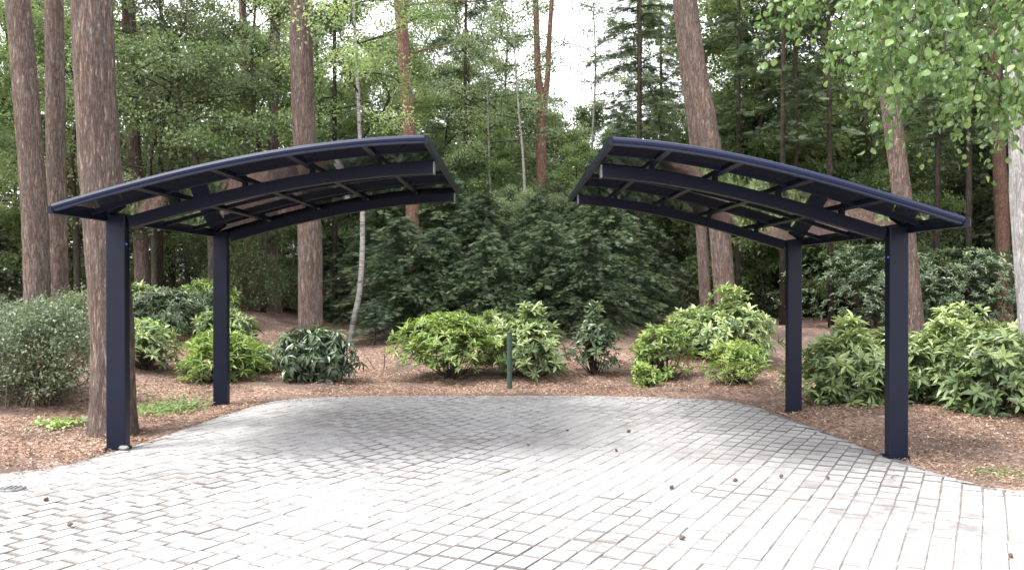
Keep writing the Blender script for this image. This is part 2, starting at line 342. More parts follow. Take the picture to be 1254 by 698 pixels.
rp = np.random.default_rng(5); ang = math.atan(.551)       # direction of the courses
dr = np.array([math.sin(ang), math.cos(ang)]); pr = np.array([math.cos(ang), -math.sin(ang)])
pv = MB(); W_, L_ = .139, .212
rows = []
for r in range(-150, 150):
    s0 = r * W_; s = -24 + rp.uniform(0, L_)
    n = int(48 / L_); ln = rp.normal(L_, .004, n); st = s + np.concatenate([[0], np.cumsum(ln)[:-1]])
    rows.append(np.stack([np.full(n, s0), st, ln], -1))
B = np.concatenate(rows); gp = .0026
gpa = gp + rp.uniform(-.001, .002, len(B))
wob = .006 * np.sin(B[:, 1] * 2.1) + .01 * np.sin(B[:, 1] * .7 + B[:, 0])
a0, a1 = B[:, 0] + gpa + wob, B[:, 0] + W_ - gpa + wob; b0, b1 = B[:, 1] + gpa, B[:, 1] + B[:, 2] - gpa
def w2(a, b): return np.stack([a * pr[0] + b * dr[0], a * pr[1] + b * dr[1]], -1)
b0 = B[:, 1] + gpa * 2; b1 = B[:, 1] + B[:, 2] - gpa * 2
outer = np.stack([w2(a0, b0), w2(a1, b0), w2(a1, b1), w2(a0, b1)], 1)
cen = outer.mean(1)
keep = (np.abs(cen[:, 0]) < 13.5) & (cen[:, 1] > -7) & (outer[:, :, 1].min(1) < y_edge(outer[:, :, 0].mean(1)) - .03)
outer = outer[keep]; cen = cen[keep]; M = len(cen)
outer = outer + rp.normal(0, .0018, outer.shape)
outer[:, :, 1] = np.minimum(outer[:, :, 1], y_edge(outer[:, :, 0]))
dl = outer - cen[:, None]; inner = cen[:, None] + (dl @ dr)[..., None] * dr * (1 - .015 / .106) + (dl @ pr)[..., None] * pr * (1 - .0055 / .07)
inner[:, :, 1] = np.minimum(inner[:, :, 1], y_edge(inner[:, :, 0]) - .003)
zt = .010 + rp.normal(0, .0016, M); tl = rp.normal(0, .006, (M, 2))
zi = zt[:, None] + (inner - cen[:, None]) @ np.zeros(2) + ((inner - cen[:, None]) * tl[:, None]).sum(-1)
ztop = np.concatenate([outer, (zi - .0050)[:, :, None]], -1); zin = np.concatenate([inner, zi[:, :, None]], -1); zb = np.concatenate([outer, np.full((M, 4, 1), -.03)], -1)
V = np.concatenate([zin, ztop, zb], 1)
fc = [(0, 1, 2), (0, 2, 3)]
for q in range(4):
    p = (q + 1) % 4; fc += [(4 + q, 4 + p, p), (4 + q, p, q), (8 + q, 8 + p, 4 + p), (8 + q, 4 + p, 4 + q)]
fc = np.array(fc); tb = np.clip(rp.normal(.62, .14, M), .25, 1); gn = np.array([mnoise.noise(Vector((a * .5, b * .5, 1))) + .5 * mnoise.noise(Vector((a * 1.9, b * 1.9, 6))) for a, b in cen])
tn = np.stack([tb, tb] + [np.clip(.24 - .42 * gn + rp.normal(0, .06, M), .02, .5) for _ in range(16)], 1).ravel()
pv.add(V.reshape(-1, 3), (np.arange(M)[:, None, None] * 12 + fc[None]).reshape(-1, 3), tn)
tag(pv.build('paving', PAVER), 'pale grey tumbled block paving laid in slanting courses', kind='structure')

# ------------------------------------------------------------------ carports
def carport(loc, prof, xo, xi, yf, yr, posts, pw, sgn, label, bars):
    """prof: roof top height at x; xo outer, xi inner edge; yf, yr front and rear edge; sgn = direction from post to tip"""
    root = empty('carport', loc); tag(root, label, 'carport')
    cx = np.array(sorted([p[0] for p in prof])); cz = np.array([p[1] for p in sorted(prof)])
    co = np.polyfit(cx, cz, 3); zf = lambda x: np.polyval(co, x)
    def sweep(xa, xb, top, bot, y0, y1, n=28):
        m = MB(); x = np.linspace(min(xa, xb), max(xa, xb), n); z = zf(x)
        sl = np.polyval(np.polyder(co), x); nx = -sl / np.sqrt(1 + sl ** 2); nz = 1 / np.sqrt(1 + sl ** 2)
        def row(y, o): return np.stack([x + nx * o, np.full(n, y), z + nz * o], -1)
        A, B2, C2, D2 = row(y0, bot), row(y1, bot), row(y1, top), row(y0, top)
        V = np.concatenate([A, B2, C2, D2]); f = []
        for s in range(n - 1):
            for q in range(4):
                p = (q + 1) % 4; i0, i1, j0, j1 = q * n + s, p * n + s, q * n + s + 1, p * n + s + 1
                f += [(i0, i1, j1), (i0, j1, j0)]
        f += [(0, 2 * n, n), (0, 3 * n, 2 * n), (n - 1, 2 * n - 1, 3 * n - 1), (n - 1, 3 * n - 1, 4 * n - 1)]
        m.add(V, f); return m
    for (px, py) in posts:
        m = MB(); gz = float(height(px, py)) - .06
        box(m, px - pw / 2, px + pw / 2, py - .055, py + .055, gz, float(zf(px)) - .034, b=.006); po = m.build('post', NAVY, root)
        m = MB(); box(m, px - pw / 2 - .012, px + pw / 2 + .012, py - .067, py + .067, gz, gz + .098, b=.004)
        o = m.build('base_plate', NAVY, root); o.parent = po; o.location = (0, 0, 0)
        m = MB(); ipx = px + sgn * (pw / 2)
        c = np.array([ipx + sgn * .006, py - .03, float(zf(px)) - .30]); box(m, c[0] - .007, c[0] + .007, c[1] - .008, c[1] + .008, c[2] - .008, c[2] + .008, b=.002)
        if py == posts[0][1]: o = m.build('screw_cap', BLUECAP, root); o.parent = po; o.location = (0, 0, 0)
        sweep(px + sgn * (pw / 2 + .001), xi - sgn * .02, -.074, -.182, py - .05, py + .05).build('arched_beam', NAVY, root)
        m = MB(); e = xi - sgn * .012; zz = float(zf(e)); box(m, e - .006, e + .006, py - .052, py + .052, zz - .187, zz - .072); m.build('end_cap', GALV, root)
    # edge profiles
    fr = sweep(xo, xi, .004, -.050, yf, yf + .045); m = fr
    x = np.linspace(xo, xi, 28); pts = np.stack([x, np.full(28, yf + .008), zf(x) - .012], -1); tube(m, pts, .026, 8); m.build('front_edge', NAVYB, root, smooth=False)
    m = sweep(xo, xi, .004, -.050, yr - .045, yr); m.build('rear_edge', NAVY, root)
    m = MB(); z0 = float(zf(xi)); box(m, xi - .012, xi + .03, yf - .004, yr + .004, z0 - .052, z0 + .010) if sgn > 0 else box(m, xi - .03, xi + .012, yf - .004, yr + .004, z0 - .052, z0 + .010)
    m.build('tip_edge', NAVY, root)
    m = MB(); z0 = float(zf(xo)); xg = xo - sgn * .055
    box(m, min(xg, xo), max(xg, xo), yf - .004, yr + .004, z0 - .065, z0 - .008, b=.01); m.build('gutter', NAVY, root)
    # bars and panels
    ys = [yf + .045] + bars + [yr - .045]
    for yb in bars: sweep(xo, xi, .006, -.030, yb - .018, yb + .018).build('glazing_bar', NAVY, root)
    xs5 = [xo + (xi - xo) * q for q in (.207, .415, .622, .829)]
    for xp in xs5:
        z0 = float(zf(xp)); sl = float(np.polyval(np.polyder(co), xp)); m = MB()
        box(m, -.025, .025, yf + .046, yr - .046, -.036, -.0105)
        vv = m.v[0]; cs, sn = 1 / math.sqrt(1 + sl * sl), sl / math.sqrt(1 + sl * sl)
        m.v[0] = np.stack([xp + vv[:, 0] * cs - vv[:, 2] * sn, vv[:, 1], z0 + vv[:, 0] * sn + vv[:, 2] * cs], -1).astype(np.float32)
        m.build('purlin', NAVY, root)
        for (_, py) in posts:
            m = MB(); box(m, xp - .02, xp + .02, py - .03, py + .03, z0 - .085, z0 - .030); m.build('bracket', NAVY, root)
    xb = [xo] + xs5 + [xi]
    for q in range(5):
        for r in range(len(ys) - 1):
            ya = ys[r] + (.019 if r else .001); yb = ys[r + 1] - (.019 if r < len(ys) - 2 else .001)
            sweep(xb[q] + sgn * .002, xb[q + 1] - sgn * .002, -.002, -.010, ya, yb, 7).build('roof_panel', SMOKE, root)
    return root
s_ = 7.05 / 6.9
lp = [(x * s_, 1.6 + (z - 1.6) * s_) for x, z in [(-3.707, 2.193), (-3.509, 2.265), (-3.115, 2.368), (-2.661, 2.482), (-2.083, 2.600), (-1.857, 2.645), (-1.419, 2.705), (-1.13, 2.735), (-.703, 2.751)]]
carport((-3.705, 9.45, 0), lp, -3.775, -.718, 7.05, 11.2, [(-3.705, 8.06), (-3.705, 10.93)], .178, 1,
        'dark navy cantilever carport on the left, its arched roof beside the thick pine', [7.7, 8.55, 9.35, 10.15])
rpf = [(.785, 2.700), (1.11, 2.675), (1.608, 2.598), (2.06, 2.505), (2.36, 2.427), (2.78, 2.310), (3.21, 2.181), (3.55, 2.073)]
carport((3.45, 9.0, 0), rpf, 3.52, .785, 6.68, 11.5, [(3.45, 7.69), (3.41, 10.38)], .168, -1,
        'dark navy cantilever carport on the right with arched smoked roof', [7.35, 8.15, 8.95, 9.75])

# ------------------------------------------------------------------ trees
def smoothpath(pts, n):
    pts = np.asarray(pts, float); k = len(pts)
    t = np.linspace(0, k - 1, n); out = np.empty((n, 3))
    for q in range(n):
        i = min(int(t[q]), k - 2); f = t[q] - i
        p0, p1, p2, p3 = pts[max(i - 1, 0)], pts[i], pts[i + 1], pts[min(i + 2, k - 1)]
        out[q] = .5 * (2 * p1 + (p2 - p0) * f + (2 * p0 - 5 * p1 + 4 * p2 - p3) * f * f + (3 * p1 - p0 - 3 * p2 + p3) * f ** 3)
    return out
def trunk_mesh(mb, pts, radii, n=24, rings=90, rough=.06, seed=0, sc=1.0, flare=0.0):
    """a bark-covered trunk: displaced tapered tube"""
    p = smoothpath(pts, rings); r = np.interp(np.linspace(0, 1, rings), np.linspace(0, 1, len(radii)), radii)
    hh = p[:, 2] - p[0, 2]; r = r * (1 + flare * np.exp(-hh / .22))
    d = norm(np.gradient(p, axis=0)); a = norm(np.cross(d, [0, 1., 0])); b = np.cross(d, a)
    an = np.arange(n) * 2 * math.pi / n
    base = np.cos(an)[None, :, None] * a[:, None] + np.sin(an)[None, :, None] * b[:, None]
    disp = np.zeros((rings, n))
    if rough:
        for i in range(rings):
            for k in range(n):
                q = Vector((math.cos(an[k]) * 3.2 * sc, math.sin(an[k]) * 3.2 * sc, p[i, 2] * 2.2 + seed))
                disp[i, k] = mnoise.noise(q) * .7 + mnoise.noise(q * 2.3) * .5
    lob = 1 + .05 * np.sin(3 * an + seed)[None] * np.exp(-hh / .8)[:, None]
    v = (p[:, None] + (r[:, None] * (lob + disp * rough))[..., None] * base).reshape(-1, 3)
    i = np.arange(rings - 1)[:, None] * n + np.arange(n); j = np.arange(rings - 1)[:, None] * n + (np.arange(n) + 1) % n
    mb.add(v, np.concatenate([np.stack([i, j, j + n], -1).reshape(-1, 3), np.stack([i, j + n, i + n], -1).reshape(-1, 3)]))
    return p, r
def pine_crown(seed, R=2.2, z0=0, z1=5.5, nb=26):
    """open crown of a tall pine, local to the top of the bole"""
    r = np.random.default_rng(seed); cr = MB(); wd = MB()
    tube(wd, [(0, 0, z0 - 1), (.1, 0, (z0 + z1) / 2), (0, .1, z1)], [.13, .09, .03], 8)
    for i in range(nb):
        z = z0 + (z1 - z0) * (i / nb) ** .9; a = i * 2.4 + r.uniform(-.4, .4); L = R * (1 - .55 * (i / nb)) * r.uniform(.6, 1.1)
        dd = np.array([math.cos(a), math.sin(a), r.uniform(.05, .45)])
        pts = np.array([[0, 0, z] + dd * L * t + np.array([0, 0, .25 * L * t * t]) for t in (0, .35, .7, 1)])
        tube(wd, pts, [.05, .035, .02, .008], 5)
        n = 42; t = r.uniform(.35, 1.05, n); c = np.stack([np.interp(t, (0, .35, .7, 1), pts[:, q]) for q in range(3)], -1) + r.normal(0, .26, (n, 3)) * [1, 1, .5]
        leaves(cr, TN, c, norm(r.normal(size=(n, 3)) + [0, 0, .8]), r.normal(size=(n, 3)), r.uniform(.13, .22, n), .15, r.uniform(0, 1, n))
    return wd.mesh('pine limbs', PINE_RED, True), cr.mesh('pine crown', L_NEEDLE)
PCROWN = [pine_crown(s) for s in (1, 2, 3)]
ntree = 0
def pine(pix, D, wpx, label, top=15., group=None, flare=.25, n=24, rings=110, mat=PINE, lowbranch=(), rough=.06, cat='pine tree', taper=.75, crown=True, depthtilt=0):
    """pix: picture points from the foot upwards along the trunk (centre line); D: distance"""
    global ntree; ntree += 1
    base = at(*pix[0]) if D is None else P(pix[0][0], HV, D); D = base[1]
    gz = float(height(base[0], base[1])); base[2] = gz - .08
    pts = [base] + [P(u, v, D) for u, v in pix[1:]]
    lst = pts[-1]; dirn = pts[-1] - pts[-2]; dirn = dirn / abs(dirn[2])
    if lst[2] < top:
        m = lst + dirn * (top - lst[2]) * .5 + [0, 0, 0]; e = m + dirn * np.array([.3, .3, 1]) * (top - lst[2]) * .5; pts += [m, e]
    r0 = wpx * .9 / F * D / 2; nn = len(pts); zs = np.array([p[2] for p in pts])
    radii = r0 * np.interp(zs, [gz, gz + 8, top], [1.04, .9, taper * .6])
    root = empty('pine_tree', (base[0], base[1], gz)); tag(root, label, cat, group)
    mb = MB(); p, r = trunk_mesh(mb, pts, radii, n, rings, rough, seed=ntree * 7.3, flare=flare)
    tk = mb.build('trunk', mat, root, True)
    for (v0, a, L, up) in lowbranch:       # dead or thin side branches seen in the picture
        z = CH + (HV - v0) / F * D; c = np.array([np.interp(z, p[:, 2], p[:, q]) for q in range(3)]); c[2] = z
        b = MB(); dd = np.array([math.cos(a), math.sin(a) * .6, 0])
        tube(b, [c, c + dd * L * .4 + [0, 0, up * L * .5], c + dd * L * .75 + [0, 0, up * L * .7], c + dd * L + [0, 0, up * L * .6]], [.035, .025, .014, .006], 5); b.build('branch', mat, root)
    if crown:
        wd, cr = PCROWN[ntree % 3]; tp = pts[-1] - np.array([base[0], base[1], gz])
        for nm, me in (('limbs', wd), ('crown', cr)):
            o = link_mesh(nm, me, root); o.location = tp; o.rotation_euler = (0, 0, ntree * 1.3)
    return root

pine([(139, 533), (137, 400), (126, 250), (117, 100), (112, -40)], None, 54, 'thick pine with flaking bark standing right behind the left carport front post', flare=.3, n=64, rings=300, rough=.07)
pine([(47, 392), (42, 250), (30, 90), (20, -30)], 13.9, 33, 'tall leaning pine nearest the left edge, rising behind the small-leaved shrub', n=30, rings=120)
pine([(73, 398), (70, 250), (68, 100), (67, -30)], 14.6, 25, 'slim straight pine between the leaning pine and the thick pine on the left', n=26, rings=120)
pine([(380, 412), (379, 280), (371, 120), (368, -30)], 16.2, 32, 'sturdy pine behind the dark drooping rhododendron, seen above and below the left roof', n=30, rings=130)
pine([(175, 368), (172, 290), (164, 180), (160, 60)], 19.6, 19, 'pine whose bole shows between the two posts of the left carport, left one', rings=60)
pine([(338, 372), (334, 290), (335, 140), (337, 60)], 20.5, 15, 'thin pine seen left of the sturdy pine under the left roof', rings=60)
pine([(304, 350), (302, 240), (300, 100), (298, 20)], 22, 11, 'distant thin pine above the middle of the left carport roof', rings=50)
pine([(508, 400), (503, 200), (494, 60), (488, -30)], 19.5, 18, 'orange-barked pine rising above the inner tip of the left carport', rings=90, mat=PINE_RED, lowbranch=[(38, 2.9, 1.6, -.2), (8, .1, 1.9, .1), (70, .3, 1.2, .3)])
pine([(893, 385), (874, 210), (852, 80), (837, -30)], 16.8, 28, 'stout leaning pine behind the pale rhododendrons right of centre, the nearer of the pair', n=30, rings=120)
pine([(866, 372), (853, 200), (838, 80), (826, -30)], 19.5, 15, 'thinner leaning pine close behind the stout leaning one, right of centre', rings=80)
pine([(1124, 402), (1104, 240), (1086, 100), (1072, -30)], 15.3, 25, 'leaning pine behind the front post of the right carport', n=28, rings=120, lowbranch=[(42, 3.0, .7, .4)])
pine([(1231, 362), (1226, 250), (1221, 150), (1217, 20)], 21, 18, 'reddish straight pine left of the pale birch at the right edge', rings=70, mat=PINE_RED)
pine([(1020, 330), (1016, 230), (1010, 80), (1004, -20)], 27, 11, 'faint distant orange pine above the right carport roof', rings=50, mat=PINE_RED, lowbranch=[(100, 3.1, 2.2, 0), (60, .2, 1.5, .1)])
# forked red pine in the middle
def forked_pine():
    D = 21.5; base = P(663, HV, D); gz = float(height(base[0], D)); base[2] = gz - .05
    root = empty('pine_tree', (base[0], D, gz)); tag(root, 'red-barked forked pine in the middle gap between the two carport roofs', 'pine tree')
    mb = MB(); trunk_mesh(mb, [base, P(664, 280, D), P(663, 180, D), P(664, 118, D)], [.15, .14, .13, .13], 16, 60, .08, 3)
    trunk_mesh(mb, [P(664, 124, D), P(659, 95, D), P(657, 40, D), P(655, -60, D), P(652, -160, D)], [.11, .085, .075, .06, .05], 12, 40, .05, 4)
    trunk_mesh(mb, [P(665, 126, D), P(670, 100, D), P(673, 40, D), P(680, -60, D), P(684, -160, D)], [.10, .07, .06, .05, .04], 12, 40, .05, 5)
    mb.build('trunk', PINE_RED, root, True)
    wd, cr = PCROWN[0]; tp = P(668, -230, D) - np.array([base[0], D, gz])
    for nm, me in (('limbs', wd), ('crown', cr)):
        o = link_mesh(nm, me, root); o.location = tp
forked_pine()

def broadleaf(seed, H, zb, R, nl, ntw, nlf, ls, r0=.09, up=.45, wood=DARKBARK, leaf=L_OAK, tpl=T4, hang=.25, prof=None, path=None, spread=.12, wide=.62, twl=.42):
    r = np.random.default_rng(seed); wd = MB(); cr = MB()
    if path is None:
        k = 6; path = np.array([(0, 0, -.1)] + [(r.normal(0, .09 * q), r.normal(0, .09 * q), H * .95 * q / k) for q in range(1, k + 1)])
    path = np.asarray(path, float); zz = path[:, 2]
    pr_ = r0 * (1 - .85 * (zz - zz[0]) / (zz[-1] - zz[0])) ; sp = smoothpath(path, 24)
    tube(wd, sp, np.interp(sp[:, 2], zz, pr_), 8)
    prof = prof or (lambda s: math.sin(math.pi * min(1, .12 + s * .88)) ** .6 * (1 - .25 * s))
    allp = []; alld = []; allt = []
    for i in range(nl):
        s = (i + r.uniform(0, .9)) / nl; z = zb + (H * .96 - zb) * s; a = i * 2.399 + r.uniform(-.5, .5)
        L = R * prof(s) * r.uniform(.65, 1.15); c = np.array([np.interp(z, zz, path[:, q]) for q in range(3)])
        e = up * (.4 + s) + r.uniform(-.15, .25); dd = np.array([math.cos(a) * math.cos(e), math.sin(a) * math.cos(e), math.sin(e)])
        tt = np.array([0, .3, .6, .85, 1]); side = np.array([-dd[1], dd[0], 0]) * r.normal(0, .12)
        pts = c + dd * (L * tt)[:, None] + side * (L * np.sin(tt * 4))[:, None] + np.array([0, 0, -.14 * L]) * (tt ** 2)[:, None]
        tube(wd, pts, np.array([.3, .22, .15, .08, .03]) * r0 * (1 - .5 * s) + .003, 5, cap=False, mat=1)
        lim_t = r.uniform(0, 1)
        nk = max(8, int(nlf * min(1.25, .25 + L / R)))
        for q in range(ntw):
            t = r.uniform(.22, 1); p0 = np.array([np.interp(t, tt, pts[:, m]) for m in range(3)])
            td = norm(dd * .7 + r.normal(0, .75, 3) * [1, 1, .5]); tl = twl * L * (1.15 - t * .5) * r.uniform(.5, 1.2)
            p1 = p0 + td * tl * .5; p2 = p0 + td * tl + [0, 0, -hang * tl]
            tube(wd, [p0, p1, p2], [.008, .005, .002], 3, cap=False, mat=1)
            s2 = r.uniform(.1, 1.05, nk)[:, None]; pp = (1 - s2) ** 2 * p0 + 2 * s2 * (1 - s2) * p1 + s2 ** 2 * p2
            allp.append(pp + r.normal(0, spread, (nk, 3)) * [1.2, 1.2, .8]); alld.append(np.tile(td * .5, (nk, 1)))
            allt.append(np.clip(.25 + .35 * lim_t + r.normal(0, .1) + r.normal(0, .16, nk), 0, 1))
    p = np.concatenate(allp); d = np.concatenate(alld); n = len(p)
    dd = norm(d + r.normal(0, .6, (n, 3)) + [0, 0, -.3]); nr = norm(r.normal(0, .55, (n, 3)) + [0, 0, 1])
    sz = ls * r.uniform(.6, 1.25, n); leaves(cr, tpl, p, dd, nr, sz, sz * wide, np.concatenate(allt))
    return wd.mesh('wood', [wood, DARKBARK], True), cr.mesh('crown', leaf)
def conifer(seed, H, zb, R, nb, nsp, sz, leaf=L_DARK, wood=DARKBARK, droop=.35, r0=.08, gap=0.0, conic=1.0, flat=.25):
    r = np.random.default_rng(seed); wd = MB(); cr = MB()
    tube(wd, [(0, 0, -.1), (r.normal(0, .05), r.normal(0, .05), H * .5), (0, 0, H)], [r0, r0 * .6, .01], 8)
    P_, D_, T_ = [], [], []
    for i in range(nb):
        s = (i + r.uniform(0, 1)) / nb
        if r.uniform() < gap: continue
        z = zb + (H - zb) * s; L = R * ((1 - s) ** .8 * conic + (1 - conic) * math.sin(math.pi * min(1, .15 + .85 * s))) * r.uniform(.65, 1.15) + .12; a = i * 2.399 + r.uniform(-.6, .6)
        h = np.array([math.cos(a), math.sin(a), 0]); u0 = .35 - .15 * (1 - s)
        tt = np.array([0, .33, .66, 1]); pts = np.array([0, 0, z]) + h * (L * tt)[:, None] + np.array([0, 0, 1]) * (L * (u0 * tt - droop * 1.6 * tt ** 2))[:, None]
        tube(wd, pts, np.array([.2, .13, .08, .02]) * r0 + .002, 4, cap=False)
        n = max(4, int(nsp * (.35 + .65 * L / R))); t = r.uniform(.12, 1, n); c = np.stack([np.interp(t, tt, pts[:, q]) for q in range(3)], -1)
        sd_ = np.where(r.uniform(size=n) < .5, -1, 1); lat = np.stack([-h[1] * sd_, h[0] * sd_, np.zeros(n)], -1)
        dd = norm(h * .7 + lat * r.uniform(.2, 1.1, n)[:, None] + r.normal(0, .15, (n, 3)) + [0, 0, -droop * .7])
        P_.append(c + lat * (r.uniform(0, .12, n) * L)[:, None] + r.normal(0, .03, (n, 3))); D_.append(dd); T_.append(np.clip(.35 + r.normal(0, .12) + r.normal(0, .15, n) + .35 * (t - .6), 0, 1))
    p = np.concatenate(P_); d = np.concatenate(D_); n = len(p); s2 = sz * r.uniform(.6, 1.25, n)
    leaves(cr, TS, p, d, norm(r.normal(0, flat, (n, 3)) + [0, 0, 1]), s2, s2 * .9, np.concatenate(T_))
    return wd.mesh('wood', wood, True), cr.mesh('crown', leaf)
def place(name, protos, x, y, sc, rz, label, cat, group=None, tn='trunk', sz=1.0):
    root = empty(name, (x, y, float(height(x, y)))); tag(root, label, cat, group)
    for nm, me in ((tn, protos[0]), ('crown' if tn == 'trunk' else 'foliage', protos[1])):
        o = link_mesh(nm, me, root)
    root.scale = (sc, sc, sc * sz); root.rotation_euler = (0, 0, rz)
    return root

# oak left of centre and the tall birches, each its own shape
def special_broad(name, pix, D, label, cat, **kw):
    base = P(pix[0][0], HV, D); gz = float(height(base[0], D)); base[2] = gz
    pts = np.array([[0, 0, -.08]] + [P(u, v, D) - base for u, v in pix[1:]])
    me = broadleaf(path=pts, H=pts[-1, 2] / .95, **kw)
    root = empty(name, base); tag(root, label, cat)
    link_mesh('trunk', me[0], root); link_mesh('crown', me[1], root); return root
special_broad('oak_tree', [(260, 385), (258, 290), (245, 220), (236, 180), (222, 130), (215, 60)], 17.5, 'dark branching oak whose thin trunk forks above the left carport roof', 'oak tree',
              seed=21, zb=3.2, R=2.7, nl=16, ntw=12, nlf=62, ls=.085, r0=.1, leaf=L_OAK, up=.3)
special_broad('birch_tree', [(426, 420), (433, 392), (441, 350), (444, 270), (439, 120), (433, 0), (430, -120), (432, -220)], 16.5, 'slender white birch with a crooked foot right of the sturdy pine', 'birch tree',
              seed=22, zb=4.2, R=2.5, nl=22, ntw=11, nlf=60, ls=.065, r0=.06, wood=BIRCH, leaf=L_BRIGHT, up=.25, hang=.5)
special_broad('birch_tree', [(600, 380), (602, 300), (599, 200), (597, 120), (592, 40)], 21.5, 'thin pale birch rising left of the red forked pine', 'birch tree',
              seed=23, zb=3.6, R=1.7, nl=16, ntw=9, nlf=40, ls=.07, r0=.05, wood=BIRCH, leaf=L_PALE, up=.4, hang=.3)
special_broad('birch_tree', [(641, 385), (644, 300), (641, 200), (634, 120), (626, 0), (622, -60)], 20.5, 'spindly birch with a dark upper stem just left of the forked pine', 'birch tree',
              seed=24, zb=4.4, R=1.5, nl=16, ntw=8, nlf=36, ls=.07, r0=.05, wood=BIRCH, leaf=L_PALE, up=.5, hang=.3)
special_broad('birch_tree', [(716, 380), (718, 300), (725, 180), (729, 90), (727, 10), (727, -40)], 24, 'lone thin birch against the white sky just left of the right carport tip', 'birch tree',
              seed=25, zb=6.2, R=1.1, nl=14, ntw=7, nlf=26, ls=.075, r0=.06, wood=BIRCH, leaf=L_PALE, up=.5, hang=.2)

DEC = [broadleaf(31, 9.5, 1.3, 3.0, 28, 16, 90, .10, leaf=L_OAK, up=.35), broadleaf(32, 12, 1.6, 3.1, 32, 15, 66, .10, leaf=L_BRIGHT, up=.4),
       broadleaf(33, 13, 2.0, 2.8, 32, 14, 62, .095, leaf=L_PALE, up=.5, wood=DARKBARK), broadleaf(34, 8.0, .5, 2.8, 28, 16, 88, .095, leaf=L_BRIGHT, up=.3),
       broadleaf(35, 7.0, .4, 2.5, 26, 16, 85, .09, leaf=L_PALE, up=.35)]
CON = [conifer(41, 12, 2.0, 1.9, 120, 60, .22, leaf=L_DARK2, gap=.1, flat=.6), conifer(42, 13.5, 3.0, 1.5, 110, 52, .22, leaf=L_DARK2, gap=.25, conic=.6, droop=.3, flat=.6), conifer(43, 8, .3, 2.2, 110, 62, .22, leaf=L_DARK2, flat=.6, gap=.12)]
YEW = [conifer(51, 3.9, .1, 1.9, 130, 85, .15, leaf=L_DARK2, conic=.5, droop=.3, r0=.05, flat=.5), conifer(52, 3.0, .08, 1.7, 120, 80, .14, leaf=L_DARK2, conic=.4, droop=.25, r0=.04, flat=.5),
       conifer(53, 4.6, .1, 1.8, 135, 85, .16, leaf=L_DARK, conic=.7, droop=.4, r0=.05, flat=.5)]
CON.append(conifer(44, 13.5, 4.2, 1.05, 80, 40, .2, leaf=L_DARK2, gap=.4, conic=.3, droop=.25, flat=.6, r0=.075))
rt = np.random.default_rng(99)
def plant_u(name, protos, u, D, sc, label, cat, group=None, tn='trunk', sz=1.0):
    return place(name, protos, (u - 627) / F * D, D, sc, rt.uniform(0, 6.28), label, cat, group, tn, sz)
# leafy trees (u, D, proto, scale)
G1 = 'leafy trees of the wood'; G2 = 'dark conifers of the wood'; G3 = 'dark yews of the undergrowth'
LEFT = [(-300, 19, 1, 1.0), (-220, 22, 3, 1.1), (-480, 17, 0, 1.0), (-640, 20, 2, 1.0), (-400, 25, 1, 1.1), (190, 18.7, 2, .82), (322, 19.6, 2, .8), (95, 19.5, 2, .9), (-70, 19, 1, 1.0), (-10, 24, 2, 1.05), (95, 22, 3, 1.0), (150, 25, 1, .95), (212, 23.5, 4, .95), (285, 27, 1, 1.0), (318, 23, 3, .95), (395, 25, 2, .95), (455, 22.5, 1, .78), (30, 31, 1, .95), (120, 33, 2, .95), (230, 33, 0, 1.1), (350, 34, 1, .95), (470, 30, 0, 1.0), (-120, 28, 0, 1.2)]
for n_, (u, D, p, sc) in enumerate(LEFT):
    plant_u('broadleaf_tree', DEC[p], u, D, sc, 'light green leafy tree in the wood left of the orange-barked pine', 'broadleaf tree', G1)
MID = [(655, 22.2, 4, .68), (556, 21.8, 4, .66), (604, 22.2, 3, .66), (712, 21.9, 3, .58), (630, 20.5, 4, .5), (690, 21, 4, .52), (520, 24, 4, .75), (760, 24.5, 3, .55), (545, 25, 3, .95), (590, 28, 0, .85), (640, 27, 3, .9), (560, 33, 2, .86), (690, 30, 4, 1.05), (735, 31, 0, .75), (578, 25.5, 2, .9), (612, 31, 2, .98), (500, 27, 2, .9), (625, 36, 0, .95), (520, 36, 1, .82)]
for u, D, p, sc in MID:
    plant_u('broadleaf_tree', DEC[p], u, D, sc, 'leafy tree in the wood behind the gap between the carports', 'broadleaf tree', G1)
RIGHT = [(1460, 18, 1, .95), (1600, 20, 3, 1.1), (1760, 18, 2, 1.0), (935, 23.5, 3, 1.3), (905, 27, 1, .92), (1000, 24.5, 0, 1.05), (795, 25.5, 2, .78), (800, 30, 3, .95), (930, 24, 3, .9), (1010, 26, 4, 1.0), (1060, 22, 3, .85), (1090, 30, 1, .95), (1160, 24, 4, 1.1), (1200, 29, 1, 1.0), (1290, 25, 0, 1.2), (880, 34, 0, .9), (980, 35, 0, 1.0), (1130, 36, 1, 1.05), (1340, 21, 1, 1.0)]
for u, D, p, sc in RIGHT:
    plant_u('broadleaf_tree', DEC[p], u, D, sc, 'leafy tree in the wood behind the right carport', 'broadleaf tree', G1)
for u, D, p, sc, lab in [(780, 23, 1, .92, 'feathery dark conifer above the inner end of the right carport roof'), (808, 27, 1, .95, None), (842, 30, 1, .9, None), (915, 25, 1, .95, None),
                    (958, 24, 1, 1.0, None), (975, 28, 0, 1.0, None), (1040, 27, 1, 1.05, None), (1185, 23, 1, 1.0, None), (1145, 27, 0, .95, None), (1260, 30, 0, 1.1, None), (905, 38, 0, 1.0, None), (1080, 38, 0, 1.1, None), (1200, 40, 2, 1.5, None)]:
    plant_u('conifer_tree', CON[p], u, D, sc, lab or 'tall dark conifer in the wood above the right carport', 'conifer tree', G2)
